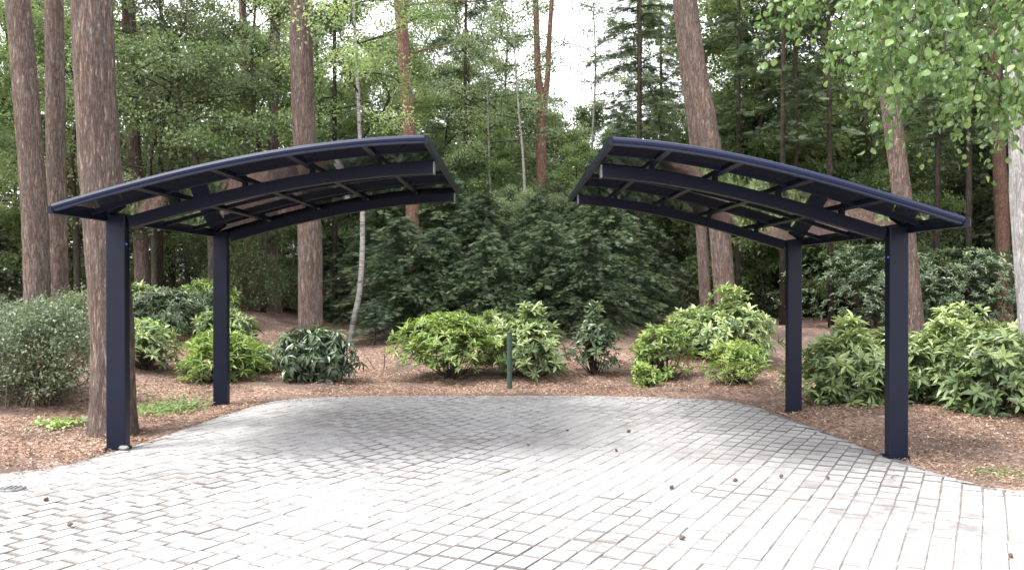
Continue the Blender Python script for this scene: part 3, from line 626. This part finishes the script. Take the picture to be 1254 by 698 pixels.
for u, D, lab in [(958, 19.5, 'thin dark stem left of a close pair above the right carport roof'), (976, 20.5, 'thin dark stem right of a close pair above the right carport roof'), (1018, 19.2, 'thin dark straight stem right of the close pair of stems above the right carport'), (1186, 19.5, 'thin dark stem behind the outer end of the right carport roof'),
                  (781, 20.5, 'thin dark stem above the inner end of the right carport roof'), (903, 21, 'thin dark stem just right of the leaning pine pair'), (1146, 20, 'thin dark stem between the leaning pine and the reddish straight pine'),
                  (573, 23.5, 'thin dark stem in the gap between the roofs, nearest the left carport'), (410, 21, 'thin dark stem between the sturdy pine and the crooked birch'), (196, 20, 'thin dark stem right of the thick pine on the left')]:
    plant_u('slender_conifer', CON[3], u, D, 1.0, lab, 'conifer tree', 'slender dark stems in the wood')
for u, D, p, sc in [(585, 27, 2, .62), (755, 26, 2, .8), (640, 31, 2, .75), (530, 30, 2, .9), (820, 33, 2, .9), (480, 34, 2, 1.0), (680, 38, 2, 1.0), (560, 40, 2, 1.0), (750, 40, 2, 1.0)]:
    plant_u('conifer_tree', CON[p], u, D, sc, 'dense dark conifer low in the middle of the wood', 'conifer tree', G2)
for u, D, p, sc in [(20, 38, 2, 1.3), (110, 40, 2, 1.2), (200, 38, 2, 1.3), (290, 41, 2, 1.2), (390, 40, 2, 1.3), (440, 42, 2, 1.2), (-60, 36, 2, 1.4), (-130, 40, 0, 1.1)]:
    plant_u('conifer_tree', CON[p], u, D, sc, 'far dark conifer deep in the wood on the left', 'conifer tree', G2)
for u, D, p, sc in [(850, 42, 2, 1.2), (930, 43, 2, 1.2), (1010, 42, 2, 1.3), (1110, 43, 2, 1.4), (1180, 41, 2, 1.5), (1290, 40, 2, 1.5), (1380, 36, 2, 1.5)]:
    plant_u('conifer_tree', CON[p], u, D, sc, 'far dark conifer deep in the wood on the right', 'conifer tree', G2)
for u, D, p, sc in [(492, 17.6, 1, .8), (540, 17.9, 1, .72), (600, 17.4, 1, .7), (668, 17.8, 1, .78), (722, 17.5, 1, .7), (470, 19.8, 1, .95), (500, 21, 0, 1.0), (545, 20, 0, .92), (590, 19.4, 1, 1.0), (620, 21, 2, .62), (660, 19.6, 0, .75), (700, 20.3, 2, .6), (740, 19.6, 1, 1.0), (775, 21, 0, .8), (565, 23, 2, .8), (515, 24, 2, .9), (680, 23.5, 2, .75), (730, 24, 0, .9), (640, 18.8, 1, .7), (445, 23, 0, 1.0)]:
    plant_u('yew_bush', YEW[p], u, D, sc, 'big dark feathery yew behind the planting at the back of the paving', 'yew bush', G3, 'trunk')
for u, D, p, sc in [(800, 27, 1, .9), (830, 26, 0, .9), (965, 24, 0, 1.0), (1000, 25, 2, 1.1), (1040, 24, 0, 1.1), (1090, 25, 2, 1.0), (1165, 26, 0, 1.1), (1215, 24, 2, 1.1), (1280, 22, 0, 1.2)]:
    plant_u('yew_bush', YEW[p], u, D, sc, 'dark feathery yew in shade behind the right carport', 'yew bush', G3, 'trunk')
for u, D, p, sc in [(-20, 22, 1, .9), (60, 24, 1, 1.0), (140, 27, 0, .8), (215, 26, 1, .9), (300, 28, 1, .9), (345, 26, 1, .8), (410, 22, 1, .8)]:
    plant_u('yew_bush', YEW[p], u, D, sc, 'dark feathery yew among the trees behind the left carport', 'yew bush', G3, 'trunk')

def far_wood():
    r = np.random.default_rng(55); lf = MB(); n = 90000
    tu = [-2500, -700, -300, 0, 150, 300, 420, 480, 540, 600, 660, 720, 780, 850, 900, 960, 1040, 1100, 1300, 1700, 3500]; tz = [14, 13, 11, 10, 9.5, 9.5, 9.5, 9, 8.5, 9.5, 8.5, 8, 8, 8, 9.5, 11, 11, 12, 13, 14, 14]
    D = r.uniform(46, 58, n); x = r.uniform(-62, 62, n); top = np.interp(x / 50 * F + 627, tu, tz) * (1 + .12 * np.sin(x * 1.1) + .09 * np.sin(x * 2.7 + D * .3)); z = height(x, D) + top * r.uniform(0, 1, n) ** .95
    p = np.stack([x, D, z], -1)
    c = r.integers(0, 2600, n); cc = p[:2600]; p = np.where(r.uniform(size=n)[:, None] < .75, cc[c] + r.normal(0, 1, (n, 3)) * [.7, .7, .4], p)
    tone = np.clip(np.random.default_rng(2).uniform(.1, .75, 2600)[c] + r.normal(0, .15, n), 0, 1)
    L = r.uniform(.22, .45, n); leaves(lf, T4, p, r.normal(0, 1, (n, 3)) + [0, 0, -.3], norm(r.normal(0, .6, (n, 3)) + [0, 0, 1]), L, L * .7, tone)
    tag(lf.build('far_wood', L_OAK), 'far green mass of the wood closing the view behind all the trees', 'wood', kind='stuff')
far_wood()

# ------------------------------------------------------------------ shrubs
def rhodo(seed, rx, ry, H, nr, LL, LW, leaf=L_RHO, droop=.0, zmin=.12, nlv=9, bright=.5, up=.45, stems=12, open_=0.0, tall=0):
    r = np.random.default_rng(seed); lf = MB(); st = MB()
    n = nr; a = r.uniform(0, 2 * math.pi, n); cz = r.uniform(0, 1, n) ** .8
    bump = 1 + .13 * np.sin(a * 3 + seed) + .1 * np.sin(a * 5 + 2 * seed + cz * 5)
    rr = np.where(r.uniform(size=n) < .72, r.uniform(.82, 1.12, n), r.uniform(.45, .85, n)) * bump
    ph = cz * math.pi / 2; hor = np.cos(ph) ** .7; c = np.stack([np.cos(a) * hor * rx * rr, np.sin(a) * hor * ry * rr, H * (zmin + (1 - zmin) * np.sin(ph) * np.clip(rr, .5, 1.05))], -1)
    low = c[:, 2] < H * .35; c[low, :2] *= (.70 + .3 * (c[low, 2] / (H * .35)))[:, None]
    if tall:
        k = int(n * .16); c[:k] = np.stack([r.normal(tall * rx * .35, rx * .14, k), r.normal(0, ry * .15, k), H * r.uniform(.9, 1.38, k)], -1)
    out = norm(c / [rx, ry, H] * [1, 1, .8]); ax = norm(out * (1 - up) + np.array([0, 0, 1]) * up + r.normal(0, .18, (n, 3)))
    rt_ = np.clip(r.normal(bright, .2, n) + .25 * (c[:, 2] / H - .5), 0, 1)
    P_, D_, N_, T_, S_ = [], [], [], [], []
    u1 = norm(np.cross(ax, r.normal(size=(n, 3)))); u2 = np.cross(ax, u1)
    for k in range(nlv):
        t = k * 2.399 + r.uniform(-.3, .3, n); el_ = r.uniform(-.25, .85, n) - droop
        radl = np.cos(t)[:, None] * u1 + np.sin(t)[:, None] * u2; d = radl * np.cos(el_)[:, None] + ax * np.sin(el_)[:, None] + np.array([0, 0, -.25 * (droop > 0)])
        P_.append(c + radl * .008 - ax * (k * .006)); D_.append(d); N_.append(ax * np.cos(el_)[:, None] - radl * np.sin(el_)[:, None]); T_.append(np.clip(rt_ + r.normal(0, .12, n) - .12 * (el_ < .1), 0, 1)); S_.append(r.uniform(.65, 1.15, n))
    leaves(lf, T8, np.concatenate(P_), np.concatenate(D_), np.concatenate(N_), LL * np.concatenate(S_), LW * np.concatenate(S_), np.concatenate(T_))
    for k in range(stems * 3):
        q = c[r.integers(n)] * .92; b0 = np.array([r.normal(0, .07 * rx), r.normal(0, .07 * ry), -.04]); m = b0 + (q - b0) * [.6, .6, .4] + r.normal(0, .03, 3)
        tube(st, smoothpath([b0, m, q], 7), np.linspace(.013, .004, 7), 5, cap=False)
    return st.mesh('stems', DARKBARK, True), lf.mesh('foliage', leaf)
def small_shrub(seed, rx, ry, H, n, ls, leaf=L_BOX, wide=.6):
    r = np.random.default_rng(seed); lf = MB(); st = MB(); m = 260
    a = r.uniform(0, 6.283, m); ph = r.uniform(0, 1, m) ** .85 * math.pi / 2; bump = 1 + .12 * np.sin(3 * a + seed) + .1 * np.sin(6 * a + ph * 4)
    e = np.stack([np.cos(a) * np.cos(ph) ** .6 * rx * bump, np.sin(a) * np.cos(ph) ** .6 * ry * bump, H * (.1 + .9 * np.sin(ph)) * r.uniform(.85, 1.08, m)], -1)
    P_, D_, T_ = [], [], []
    for q in range(m):
        b0 = np.array([r.normal(0, .12 * rx), r.normal(0, .12 * ry), 0]); mid = b0 + (e[q] - b0) * [.45, .45, .65]
        pt = smoothpath([b0, mid, e[q]], 8); tube(st, pt, np.linspace(.008, .002, 8), 3, cap=False)
        k = n // m; t = 1 - r.uniform(0, 1, k) ** 1.6 * .8; c = np.stack([np.interp(t, np.linspace(0, 1, 8), pt[:, w_]) for w_ in range(3)], -1)
        P_.append(c + r.normal(0, .055, (k, 3))); D_.append(norm(r.normal(0, .6, (k, 3)) + (e[q] - mid) / H * .8)); T_.append(np.clip(.35 + r.normal(0, .12) + r.normal(0, .17, k), 0, 1))
    p = np.concatenate(P_); p[:, 2] = np.maximum(p[:, 2], .03); k = len(p); sz = ls * r.uniform(.6, 1.3, k)
    leaves(lf, T4, p, np.concatenate(D_), norm(r.normal(0, .6, (k, 3)) + [0, 0, 1]), sz, sz * wide, np.concatenate(T_))
    return st.mesh('stems', TWIG, True), lf.mesh('foliage', leaf)
def shrub_at(name, u, v, me, label, cat, group=None, rz=None, back=0.0):
    p = at(u, v); x, y = p[0], p[1] + back; x = (u - 627) / F * y
    root = empty(name, (x, y, float(height(x, y)) - .01)); tag(root, label, cat, group)
    link_mesh('stems', me[0], root); link_mesh('foliage', me[1], root)
    if rz is not None: root.rotation_euler = (0, 0, rz)
    return root
GR = 'rhododendrons planted round the paving'
R_ = 'rhododendron'
# (u, v of the foot line, half width m, height m)
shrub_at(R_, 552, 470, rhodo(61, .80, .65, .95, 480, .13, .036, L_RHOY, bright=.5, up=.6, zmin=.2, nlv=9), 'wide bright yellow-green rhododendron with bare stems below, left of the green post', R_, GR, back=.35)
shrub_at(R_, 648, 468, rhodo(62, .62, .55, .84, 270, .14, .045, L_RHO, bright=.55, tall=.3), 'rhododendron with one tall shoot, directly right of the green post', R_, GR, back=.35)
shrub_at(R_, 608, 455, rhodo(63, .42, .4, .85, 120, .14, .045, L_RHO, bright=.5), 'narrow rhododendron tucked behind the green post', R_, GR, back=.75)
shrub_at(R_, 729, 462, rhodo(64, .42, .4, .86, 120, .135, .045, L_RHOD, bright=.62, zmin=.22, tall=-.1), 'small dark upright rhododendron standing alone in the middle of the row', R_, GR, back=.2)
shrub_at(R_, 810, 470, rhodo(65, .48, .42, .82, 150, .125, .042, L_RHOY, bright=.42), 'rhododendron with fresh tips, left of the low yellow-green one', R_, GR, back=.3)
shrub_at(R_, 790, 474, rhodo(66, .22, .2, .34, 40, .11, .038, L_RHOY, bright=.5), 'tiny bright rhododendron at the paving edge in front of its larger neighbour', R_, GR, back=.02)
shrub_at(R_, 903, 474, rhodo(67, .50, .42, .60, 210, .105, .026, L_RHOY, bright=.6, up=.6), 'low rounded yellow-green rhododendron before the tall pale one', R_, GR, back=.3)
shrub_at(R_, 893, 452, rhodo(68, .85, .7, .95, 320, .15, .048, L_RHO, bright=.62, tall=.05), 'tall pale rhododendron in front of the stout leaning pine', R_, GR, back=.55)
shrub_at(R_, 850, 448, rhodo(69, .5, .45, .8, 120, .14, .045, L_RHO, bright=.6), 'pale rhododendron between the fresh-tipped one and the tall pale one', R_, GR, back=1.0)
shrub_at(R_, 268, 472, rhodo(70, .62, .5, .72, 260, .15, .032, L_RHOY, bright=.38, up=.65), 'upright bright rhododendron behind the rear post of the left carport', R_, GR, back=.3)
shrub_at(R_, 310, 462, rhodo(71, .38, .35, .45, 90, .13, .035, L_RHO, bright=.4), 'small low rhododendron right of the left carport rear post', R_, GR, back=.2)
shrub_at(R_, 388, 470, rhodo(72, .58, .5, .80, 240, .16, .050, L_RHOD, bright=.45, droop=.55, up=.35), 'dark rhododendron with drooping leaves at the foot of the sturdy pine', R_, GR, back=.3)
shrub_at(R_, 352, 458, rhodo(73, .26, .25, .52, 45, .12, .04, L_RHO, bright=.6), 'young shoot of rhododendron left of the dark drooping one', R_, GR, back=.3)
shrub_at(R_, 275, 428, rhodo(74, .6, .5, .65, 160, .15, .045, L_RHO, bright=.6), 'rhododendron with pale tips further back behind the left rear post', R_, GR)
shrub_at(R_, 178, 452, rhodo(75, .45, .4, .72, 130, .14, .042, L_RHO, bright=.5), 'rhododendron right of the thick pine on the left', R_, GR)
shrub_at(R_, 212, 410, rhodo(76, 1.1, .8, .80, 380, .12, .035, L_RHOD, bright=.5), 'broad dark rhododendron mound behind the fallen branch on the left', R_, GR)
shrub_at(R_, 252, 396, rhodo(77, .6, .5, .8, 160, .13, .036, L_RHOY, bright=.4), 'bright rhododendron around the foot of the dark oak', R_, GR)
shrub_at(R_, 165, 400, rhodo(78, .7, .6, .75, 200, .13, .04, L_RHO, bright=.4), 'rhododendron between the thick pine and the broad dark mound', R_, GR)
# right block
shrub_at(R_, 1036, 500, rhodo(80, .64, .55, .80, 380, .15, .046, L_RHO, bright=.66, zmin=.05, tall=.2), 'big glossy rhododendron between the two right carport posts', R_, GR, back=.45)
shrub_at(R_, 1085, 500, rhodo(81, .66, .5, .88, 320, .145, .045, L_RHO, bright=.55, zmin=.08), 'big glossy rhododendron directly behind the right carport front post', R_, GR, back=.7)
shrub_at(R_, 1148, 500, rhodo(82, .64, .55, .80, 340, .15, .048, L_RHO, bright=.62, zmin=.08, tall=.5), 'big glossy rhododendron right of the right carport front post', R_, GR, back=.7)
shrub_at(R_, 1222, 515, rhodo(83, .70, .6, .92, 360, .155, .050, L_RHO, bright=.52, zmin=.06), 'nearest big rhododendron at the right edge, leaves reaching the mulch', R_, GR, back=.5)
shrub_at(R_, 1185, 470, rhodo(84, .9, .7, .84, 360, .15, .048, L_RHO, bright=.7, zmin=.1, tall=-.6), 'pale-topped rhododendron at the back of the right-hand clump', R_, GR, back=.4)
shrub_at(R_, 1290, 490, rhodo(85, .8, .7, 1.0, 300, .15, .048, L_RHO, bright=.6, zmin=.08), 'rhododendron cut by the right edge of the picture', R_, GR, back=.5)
shrub_at(R_, 1010, 498, rhodo(86, .16, .15, .28, 22, .12, .04, L_RHO, bright=.5), 'little rhododendron sprig beside the right carport rear post', R_, GR)
# broad mounds behind
GM = 'broad shrubs at the edge of the wood'
shrub_at('shrub_mound', 1068, 402, rhodo(87, 1.75, 1.2, 1.75, 750, .11, .034, L_RHOD, bright=.55), 'broad dark mounded shrub behind the posts of the right carport', 'shrub', GM)
shrub_at('shrub_mound', 1185, 402, rhodo(88, 1.7, 1.2, 1.7, 750, .11, .034, L_RHOD, bright=.5), 'broad dark mounded shrub between the leaning pine and the right-edge birch', 'shrub', GM)
shrub_at('light_shrub', 925, 388, small_shrub(89, 1.0, .8, 2.1, 9000, .065, L_PALE), 'airy pale small-leaved shrub right of the stout leaning pine', 'shrub', GM)
shrub_at('light_shrub', 850, 390, small_shrub(90, .85, .7, 1.4, 6000, .06, L_BOX), 'grey-green shrub at the foot of the leaning pine pair', 'shrub', GM)
shrub_at('light_shrub', 340, 378, small_shrub(91, 1.2, .8, 1.0, 6000, .065, L_PALE), 'low pale undergrowth shrub beyond the mulch slope', 'shrub', GM)
shrub_at('light_shrub', 300, 380, small_shrub(92, .9, .8, 1.5, 6000, .065, L_OAK), 'mid-green undergrowth shrub left of the thin pine', 'shrub', GM)
shrub_at('leafy_shrub', 45, 512, small_shrub(93, .95, .75, 1.18, 17000, .042, L_BOX), 'large dense small-leaved shrub at the left edge beside the thick pine', 'shrub', back=.75)
shrub_at('leafy_shrub', -40, 505, small_shrub(94, .9, .75, 1.2, 14000, .042, L_BOX), 'small-leaved shrub cut by the left edge of the picture', 'shrub', back=.9)
shrub_at('leafy_shrub', 20, 430, small_shrub(95, 1.5, .9, .72, 12000, .045, L_BOX), 'pale low shrub in front of the two left-hand pines', 'shrub')
shrub_at('leafy_shrub', 92, 425, small_shrub(96, .7, .6, .85, 6000, .045, L_PALE), 'pale shrub filling the space between the slim pine and the thick pine', 'shrub')
def sapling(u, v, H, R, label, leaf, seed):
    p = at(u, v); me = conifer(seed, H, .08, R, 34, 14, .13, leaf=leaf, droop=.05, r0=.018, conic=.8)
    root = empty('young_conifer', p); tag(root, label, 'conifer sapling'); link_mesh('trunk', me[0], root); link_mesh('crown', me[1], root)
sapling(768, 402, 1.35, .42, 'slim grey-green young conifer with layered twigs behind the planted row', L_BLUE, 101)
sapling(458, 424, .85, .55, 'bushy grey-green young conifer right of the crooked birch foot', L_BLUE, 102)

# ------------------------------------------------------------------ birch at the right edge with leaves hanging into view
def edge_birch():
    D = 10.6; base = P(1272, HV, D); gz = float(height(base[0], D)); root = empty('birch_tree', (base[0], D, gz))
    tag(root, 'large pale-barked birch at the right edge, its leafy twigs hanging into the top corner', 'birch tree')
    mb = MB(); base[2] = gz - .08
    trunk_mesh(mb, [base, P(1270, 400, D), P(1258, 250, D), P(1256, 100, D), P(1259, 0, D), P(1262, -200, D), P(1255, -420, D)], [.22, .20, .19, .185, .18, .14, .06], 28, 120, .05, 9)
    r = np.random.default_rng(77); br = MB(); lf = MB(); allp = []; alld = []; allt = []
    ends = [(1040, -60, 7.6), (1085, -20, 8.3), (1130, -70, 7.0), (1120, 20, 8.8), (1170, 0, 7.6), (1200, -50, 8.6), (1230, 30, 8.0), (1270, -30, 7.2), (1320, 20, 8.4), (1190, 40, 9.3), (1075, -110, 9.0), (1400, -30, 9.5), (1150, -140, 8.0), (1250, -150, 9.0), (1340, -120, 10.5), (1420, 60, 11)]
    for (u, v, d_) in ends:
        e = P(u, v, d_); s0 = P(1259, r.uniform(-260, -40), D); m = (s0 + e) / 2 + [0, 0, .45]
        pts = smoothpath([s0, m, e, e + (e - m) * .35 + [0, 0, -.25]], 14); tube(br, pts, np.linspace(.03, .005, 14), 6)
        for q in range(30):
            t = r.uniform(.3, 1); p0 = pts[int(t * 13)]; dd = norm(r.normal(0, 1, 3) * [1, 1, .4] + norm(e - s0) * .4); L = r.uniform(.35, .95)
            p1 = p0 + dd * L * .45; p2 = p1 + dd * L * .25 + [0, 0, -L * .75]
            tube(br, smoothpath([p0, p1, p2], 6), np.linspace(.004, .0018, 6), 3, cap=False)
            k = 38; s = r.uniform(.1, 1, k)[:, None]; pp = (1 - s) ** 2 * p0 + 2 * s * (1 - s) * p1 + s * s * p2 + r.normal(0, .045, (k, 3))
            allp.append(pp); allt.append(np.clip(r.normal(.45, .22, k), 0, 1))
    mb.build('trunk', BIRCH2, root, True); br.build('branches', DARKBARK, root, True)
    p = np.concatenate(allp); k = len(p); sz = .062 * r.uniform(.7, 1.25, k)
    leaves(lf, T8, p, norm(r.normal(0, .5, (k, 3)) + [0, 0, -.9]), r.normal(0, 1, (k, 3)), sz, sz * .85, np.concatenate(allt))
    lf.build('crown', L_BIRCH, root)
edge_birch()

# ------------------------------------------------------------------ small things
p = at(624, 477); root = empty('marker_post', p); tag(root, 'short dark green post standing in the mulch at the back of the paving', 'post')
m = MB(); tube(m, [p - [0, 0, .08], p + [0, 0, .82]], .037, 16); m.build('shaft', GREENPOST, root, False)
m = MB(); tube(m, [p + [0, 0, .82], p + [0, 0, .835], p + [0, 0, .85]], [.041, .041, .03], 16); m.build('cap', GREENPOST, root)

def ico_lump(seed, rx, ry, rz, amp=.25, n=10, mm=7):
    r = np.random.default_rng(seed); v = [(0, 0, -rz)]; f = []
    for i in range(1, mm):
        ph = -math.pi / 2 + math.pi * i / mm
        for k in range(n):
            a = 2 * math.pi * (k + .5 * (i % 2)) / n; s = 1 + r.uniform(-amp, amp); v.append((math.cos(a) * math.cos(ph) * rx * s, math.sin(a) * math.cos(ph) * ry * s, math.sin(ph) * rz * s))
    v.append((0, 0, rz)); last = len(v) - 1
    for k in range(n):
        q = (k + 1) % n; f += [(0, 1 + q, 1 + k), (last, last - n + k, last - n + q)]
        for i in range(mm - 2):
            b = 1 + i * n; f += [(b + k, b + q, b + n + q), (b + k, b + n + q, b + n + k)]
    return v, f
m = MB(); m.add(*ico_lump(1, .017, .017, .026, .35, 9, 9)); cone_me = m.mesh('pine cone', CONE)
cones = [(831, 496, 'on the paving near the low yellow-green rhododendron'), (770, 531, 'highest on the paving right of the green post'), (755, 555, 'just below the highest one, right of the green post'), (695, 530, 'on the paving below the lone dark rhododendron'),
         (901, 592, 'left one of three in a row on the right'), (957, 587, 'middle one of three in a row on the right'), (1014, 589, 'right one of three in a row on the right'), (823, 601, 'on bright paving left of the row of three'),
         (836, 664, 'near the bottom of the picture, right of centre'), (1239, 686, 'in the bottom right corner of the paving'), (647, 548, 'on the paving below the green post'), (56, 616, 'on the paving just below the round cover'), (85, 647, 'in the lower left part of the paving')]
for q, (u, v, t_) in enumerate(cones):
    p = at(u, v); o = bpy.data.objects.new('pine_cone', cone_me); COL.objects.link(o); o.location = (p[0], p[1], .027); o.rotation_euler = (1.45, .1, q * 1.7); s = .55 + .35 * ((q * 37) % 10) / 10; o.scale = (s, s, s)
    tag(o, 'small dark pine cone ' + t_, 'pine cone', 'pine cones fallen on the paving')
# round cover
p = at(14, 601); root = empty('drain_cover', (p[0], p[1], .008)); tag(root, 'round grey metal cover let into the paving at the left edge', 'drain cover')
m = MB(); an = np.linspace(0, 2 * math.pi, 33)[:-1]
def ringv(r_, z): return np.stack([p[0] + np.cos(an) * r_, p[1] + np.sin(an) * r_, np.full(32, z)], -1)
Vr = np.concatenate([ringv(.095, -.01), ringv(.095, .022), ringv(.085, .026), ringv(.072, .020)]); f = []
for a_ in range(3):
    for k in range(32): q = (k + 1) % 32; f += [(a_ * 32 + k, a_ * 32 + q, a_ * 32 + 32 + q), (a_ * 32 + k, a_ * 32 + 32 + q, a_ * 32 + 32 + k)]
m.add(Vr, f); m.build('rim', IRON, root)
m = MB(); Vr = np.concatenate([ringv(.070, .022), [[p[0], p[1], .024]]]); m.add(Vr, [(k, (k + 1) % 32, 32) for k in range(32)])
for dx in (-.035, 0, .035): box(m, p[0] + dx - .009, p[0] + dx + .009, p[1] - .05, p[1] + .05, .024, .029)
m.build('lid', IRON, root)
m = MB(); m.add(*ico_lump(5, .05, .035, .022, .15)); p = at(151, 553); o = m.build('stone', STONE); o.location = (p[0], p[1], .035); tag(o, 'small pale stone at the foot of the left carport front post', 'stone')
m = MB(); m.add(*ico_lump(6, .04, .03, .018, .15)); p = at(1083, 558); o = m.build('stone', STONE); o.location = (p[0], p[1], .03); tag(o, 'small pale stone at the foot of the right carport front post', 'stone')
def branch(name, pts, r0, label, cat, sub=()):
    m = MB(); tube(m, smoothpath(pts, 14), np.linspace(r0, r0 * .3, 14), 6)
    for s in sub: tube(m, smoothpath(s, 8), np.linspace(r0 * .6, r0 * .15, 8), 5)
    o = m.build(name, TWIG, loc=[float(a) for a in pts[0]]); tag(o, label, cat); return o
a0_, a1_, a2_ = at(192, 432), at(212, 425), at(221, 412)
branch('fallen_branch', [a0_ + [0, 0, .03], a1_ + [0, 0, .09], a2_ + [0, 0, .18], a2_ + [.08, .05, .38]], .018, 'crooked fallen branch lying on the mulch behind the left carport', 'branch', [[a1_ + [0, 0, .09], a1_ + [-.12, .1, .22], a1_ + [-.25, .1, .34]]])
p = at(470, 452); branch('dry_stump', [p - [0, 0, .03], p + [.01, 0, .2], p + [.0, 0, .36]], .016, 'upright dead stick left of the wide bright rhododendron, the taller of two', 'dead stick', [[p + [0, 0, .15], p + [.05, 0, .25], p + [.06, .0, .33]]])
p = at(460, 453); branch('dry_stump', [p - [0, 0, .02], p + [-.08, 0, .1], p + [-.17, 0, .24]], .014, 'slanting dead stick left of the wide bright rhododendron', 'dead stick', [[p + [-.08, 0, .1], p + [-.09, .02, .24]]])
for q, (u, v, du, dv, lab) in enumerate([(1104, 600, 12, 3, 'thin twig on the paving at the edge near the right front post'), (1092, 588, 10, -3, 'short twig on the paving just in front of the right front post'), (820, 672, 9, 2, 'short twig near the pine cone at the bottom of the picture')]):
    a0_, a1_ = at(u, v), at(u + du, v + dv); branch('twig', [a0_ + [0, 0, .02], (a0_ + a1_) / 2 + [0, 0, .032], a1_ + [0, 0, .02]], .005, lab, 'twig')

# ------------------------------------------------------------------ loose stuff: chips, ground cover, litter
r = np.random.default_rng(8)
def scatter(n, x0, x1, y0, y1, pw=1.0):
    y = y0 + (y1 - y0) * r.uniform(size=n) ** pw; x = r.uniform(x0, x1, n) * (y / y1); return x, y
n = 150000; x, y = scatter(n, -9.5, 9.5, 6.3, 15, .8); k = y > y_edge(x) + .0 + np.abs(r.normal(0, .03, n)); x, y = x[k], y[k]
nn_ = np.array([mnoise.noise(Vector((a * .75, b * .9, 8))) + .4 * mnoise.noise(Vector((a * 2.6, b * 3.1, 2))) for a, b in zip(x, y)]); k = r.uniform(size=len(x)) > S((nn_ - .02) / .3) * .93; x, y, nn_ = x[k], y[k], nn_[k]; n = len(x)
z = height(x, y) + .022 + r.uniform(0, .012, n) - .03 * (1 - S((y - y_edge(x)) / .12))
m = MB(); d = r.normal(0, 1, (n, 3)) * [1, 1, .22]; L = r.uniform(.015, .06, n) * .8
leaves(m, T4, np.stack([x, y, z], -1), d, norm(r.normal(0, .45, (n, 3)) + [0, 0, 1]), L, L * r.uniform(.12, .55, n), np.clip(r.normal(.5, .26, n) - .35 * nn_, 0, 1))
tag(m.build('wood_chips', CHIP), 'loose reddish bark chips and needles spread over the mulch', 'mulch', kind='stuff')
n = 12000; x = r.uniform(-9, 9, n); off = r.exponential(.22, n); y = y_edge(x) - off; cl = mnoise
n2_ = 2600; xx = r.uniform(-8, 8, n2_); yy = r.uniform(3.5, 11.6, n2_); kk = np.array([mnoise.noise(Vector((a * .55, b * .55, 3))) > .12 for a, b in zip(xx, yy)]) & (yy < y_edge(xx)); x = np.concatenate([x, xx[kk]]); y = np.concatenate([y, yy[kk]]); n = len(x)
m = MB(); L = r.uniform(.008, .035, n); leaves(m, T4, np.stack([x, y, np.full(n, .0165) + r.uniform(0, .003, n)], -1), r.normal(0, 1, (n, 3)) * [1, 1, .03], norm(r.normal(0, .1, (n, 3)) + [0, 0, 1]), L, L * r.uniform(.08, .3, n), np.clip(r.normal(.4, .25, n), 0, 1))
tag(m.build('needle_litter', CHIP), 'scattered pine needles and crumbs of bark on the paving', 'litter', kind='stuff')
def cover(cu, cv, ru, n, ls, label, leaf, name='ground_cover', hh=.09, ry=.45):
    c = at(cu, cv); R0 = ru / F * c[1]; m = MB(); x = c[0] + r.normal(0, R0 * .5, n); y = c[1] + r.normal(0, ry, n)
    k = y > y_edge(x) + .06; x, y = x[k], y[k]; q = len(x); z = height(x, y) + r.uniform(.02, hh, q)
    sz = ls * r.uniform(.6, 1.3, q); leaves(m, T8, np.stack([x, y, z], -1), r.normal(0, 1, (q, 3)) * [1, 1, .35], norm(r.normal(0, .4, (q, 3)) + [0, 0, 1]), sz, sz * .7, np.clip(r.normal(.5, .25, q), 0, 1))
    tag(m.build(name, leaf), label, 'ground cover', kind='stuff')
cover(205, 505, 42, 900, .05, 'patch of bright low ground cover between the two left carport posts', L_BRIGHT, ry=.32)
cover(72, 524, 26, 170, .06, 'few bright low leaves in front of the small-leaved shrub', L_RHOY, ry=.12)
cover(110, 520, 14, 80, .05, 'grey-green low leaves left of the thick pine foot', L_PALE, ry=.1)
cover(190, 494, 60, 160, .035, 'sparse seedlings in the mulch behind the bright ground cover', L_BRIGHT, hh=.05, ry=.4)
cover(1225, 583, 40, 260, .03, 'thin green growth in the mulch near the right edge', L_BRIGHT, hh=.03, ry=.12)
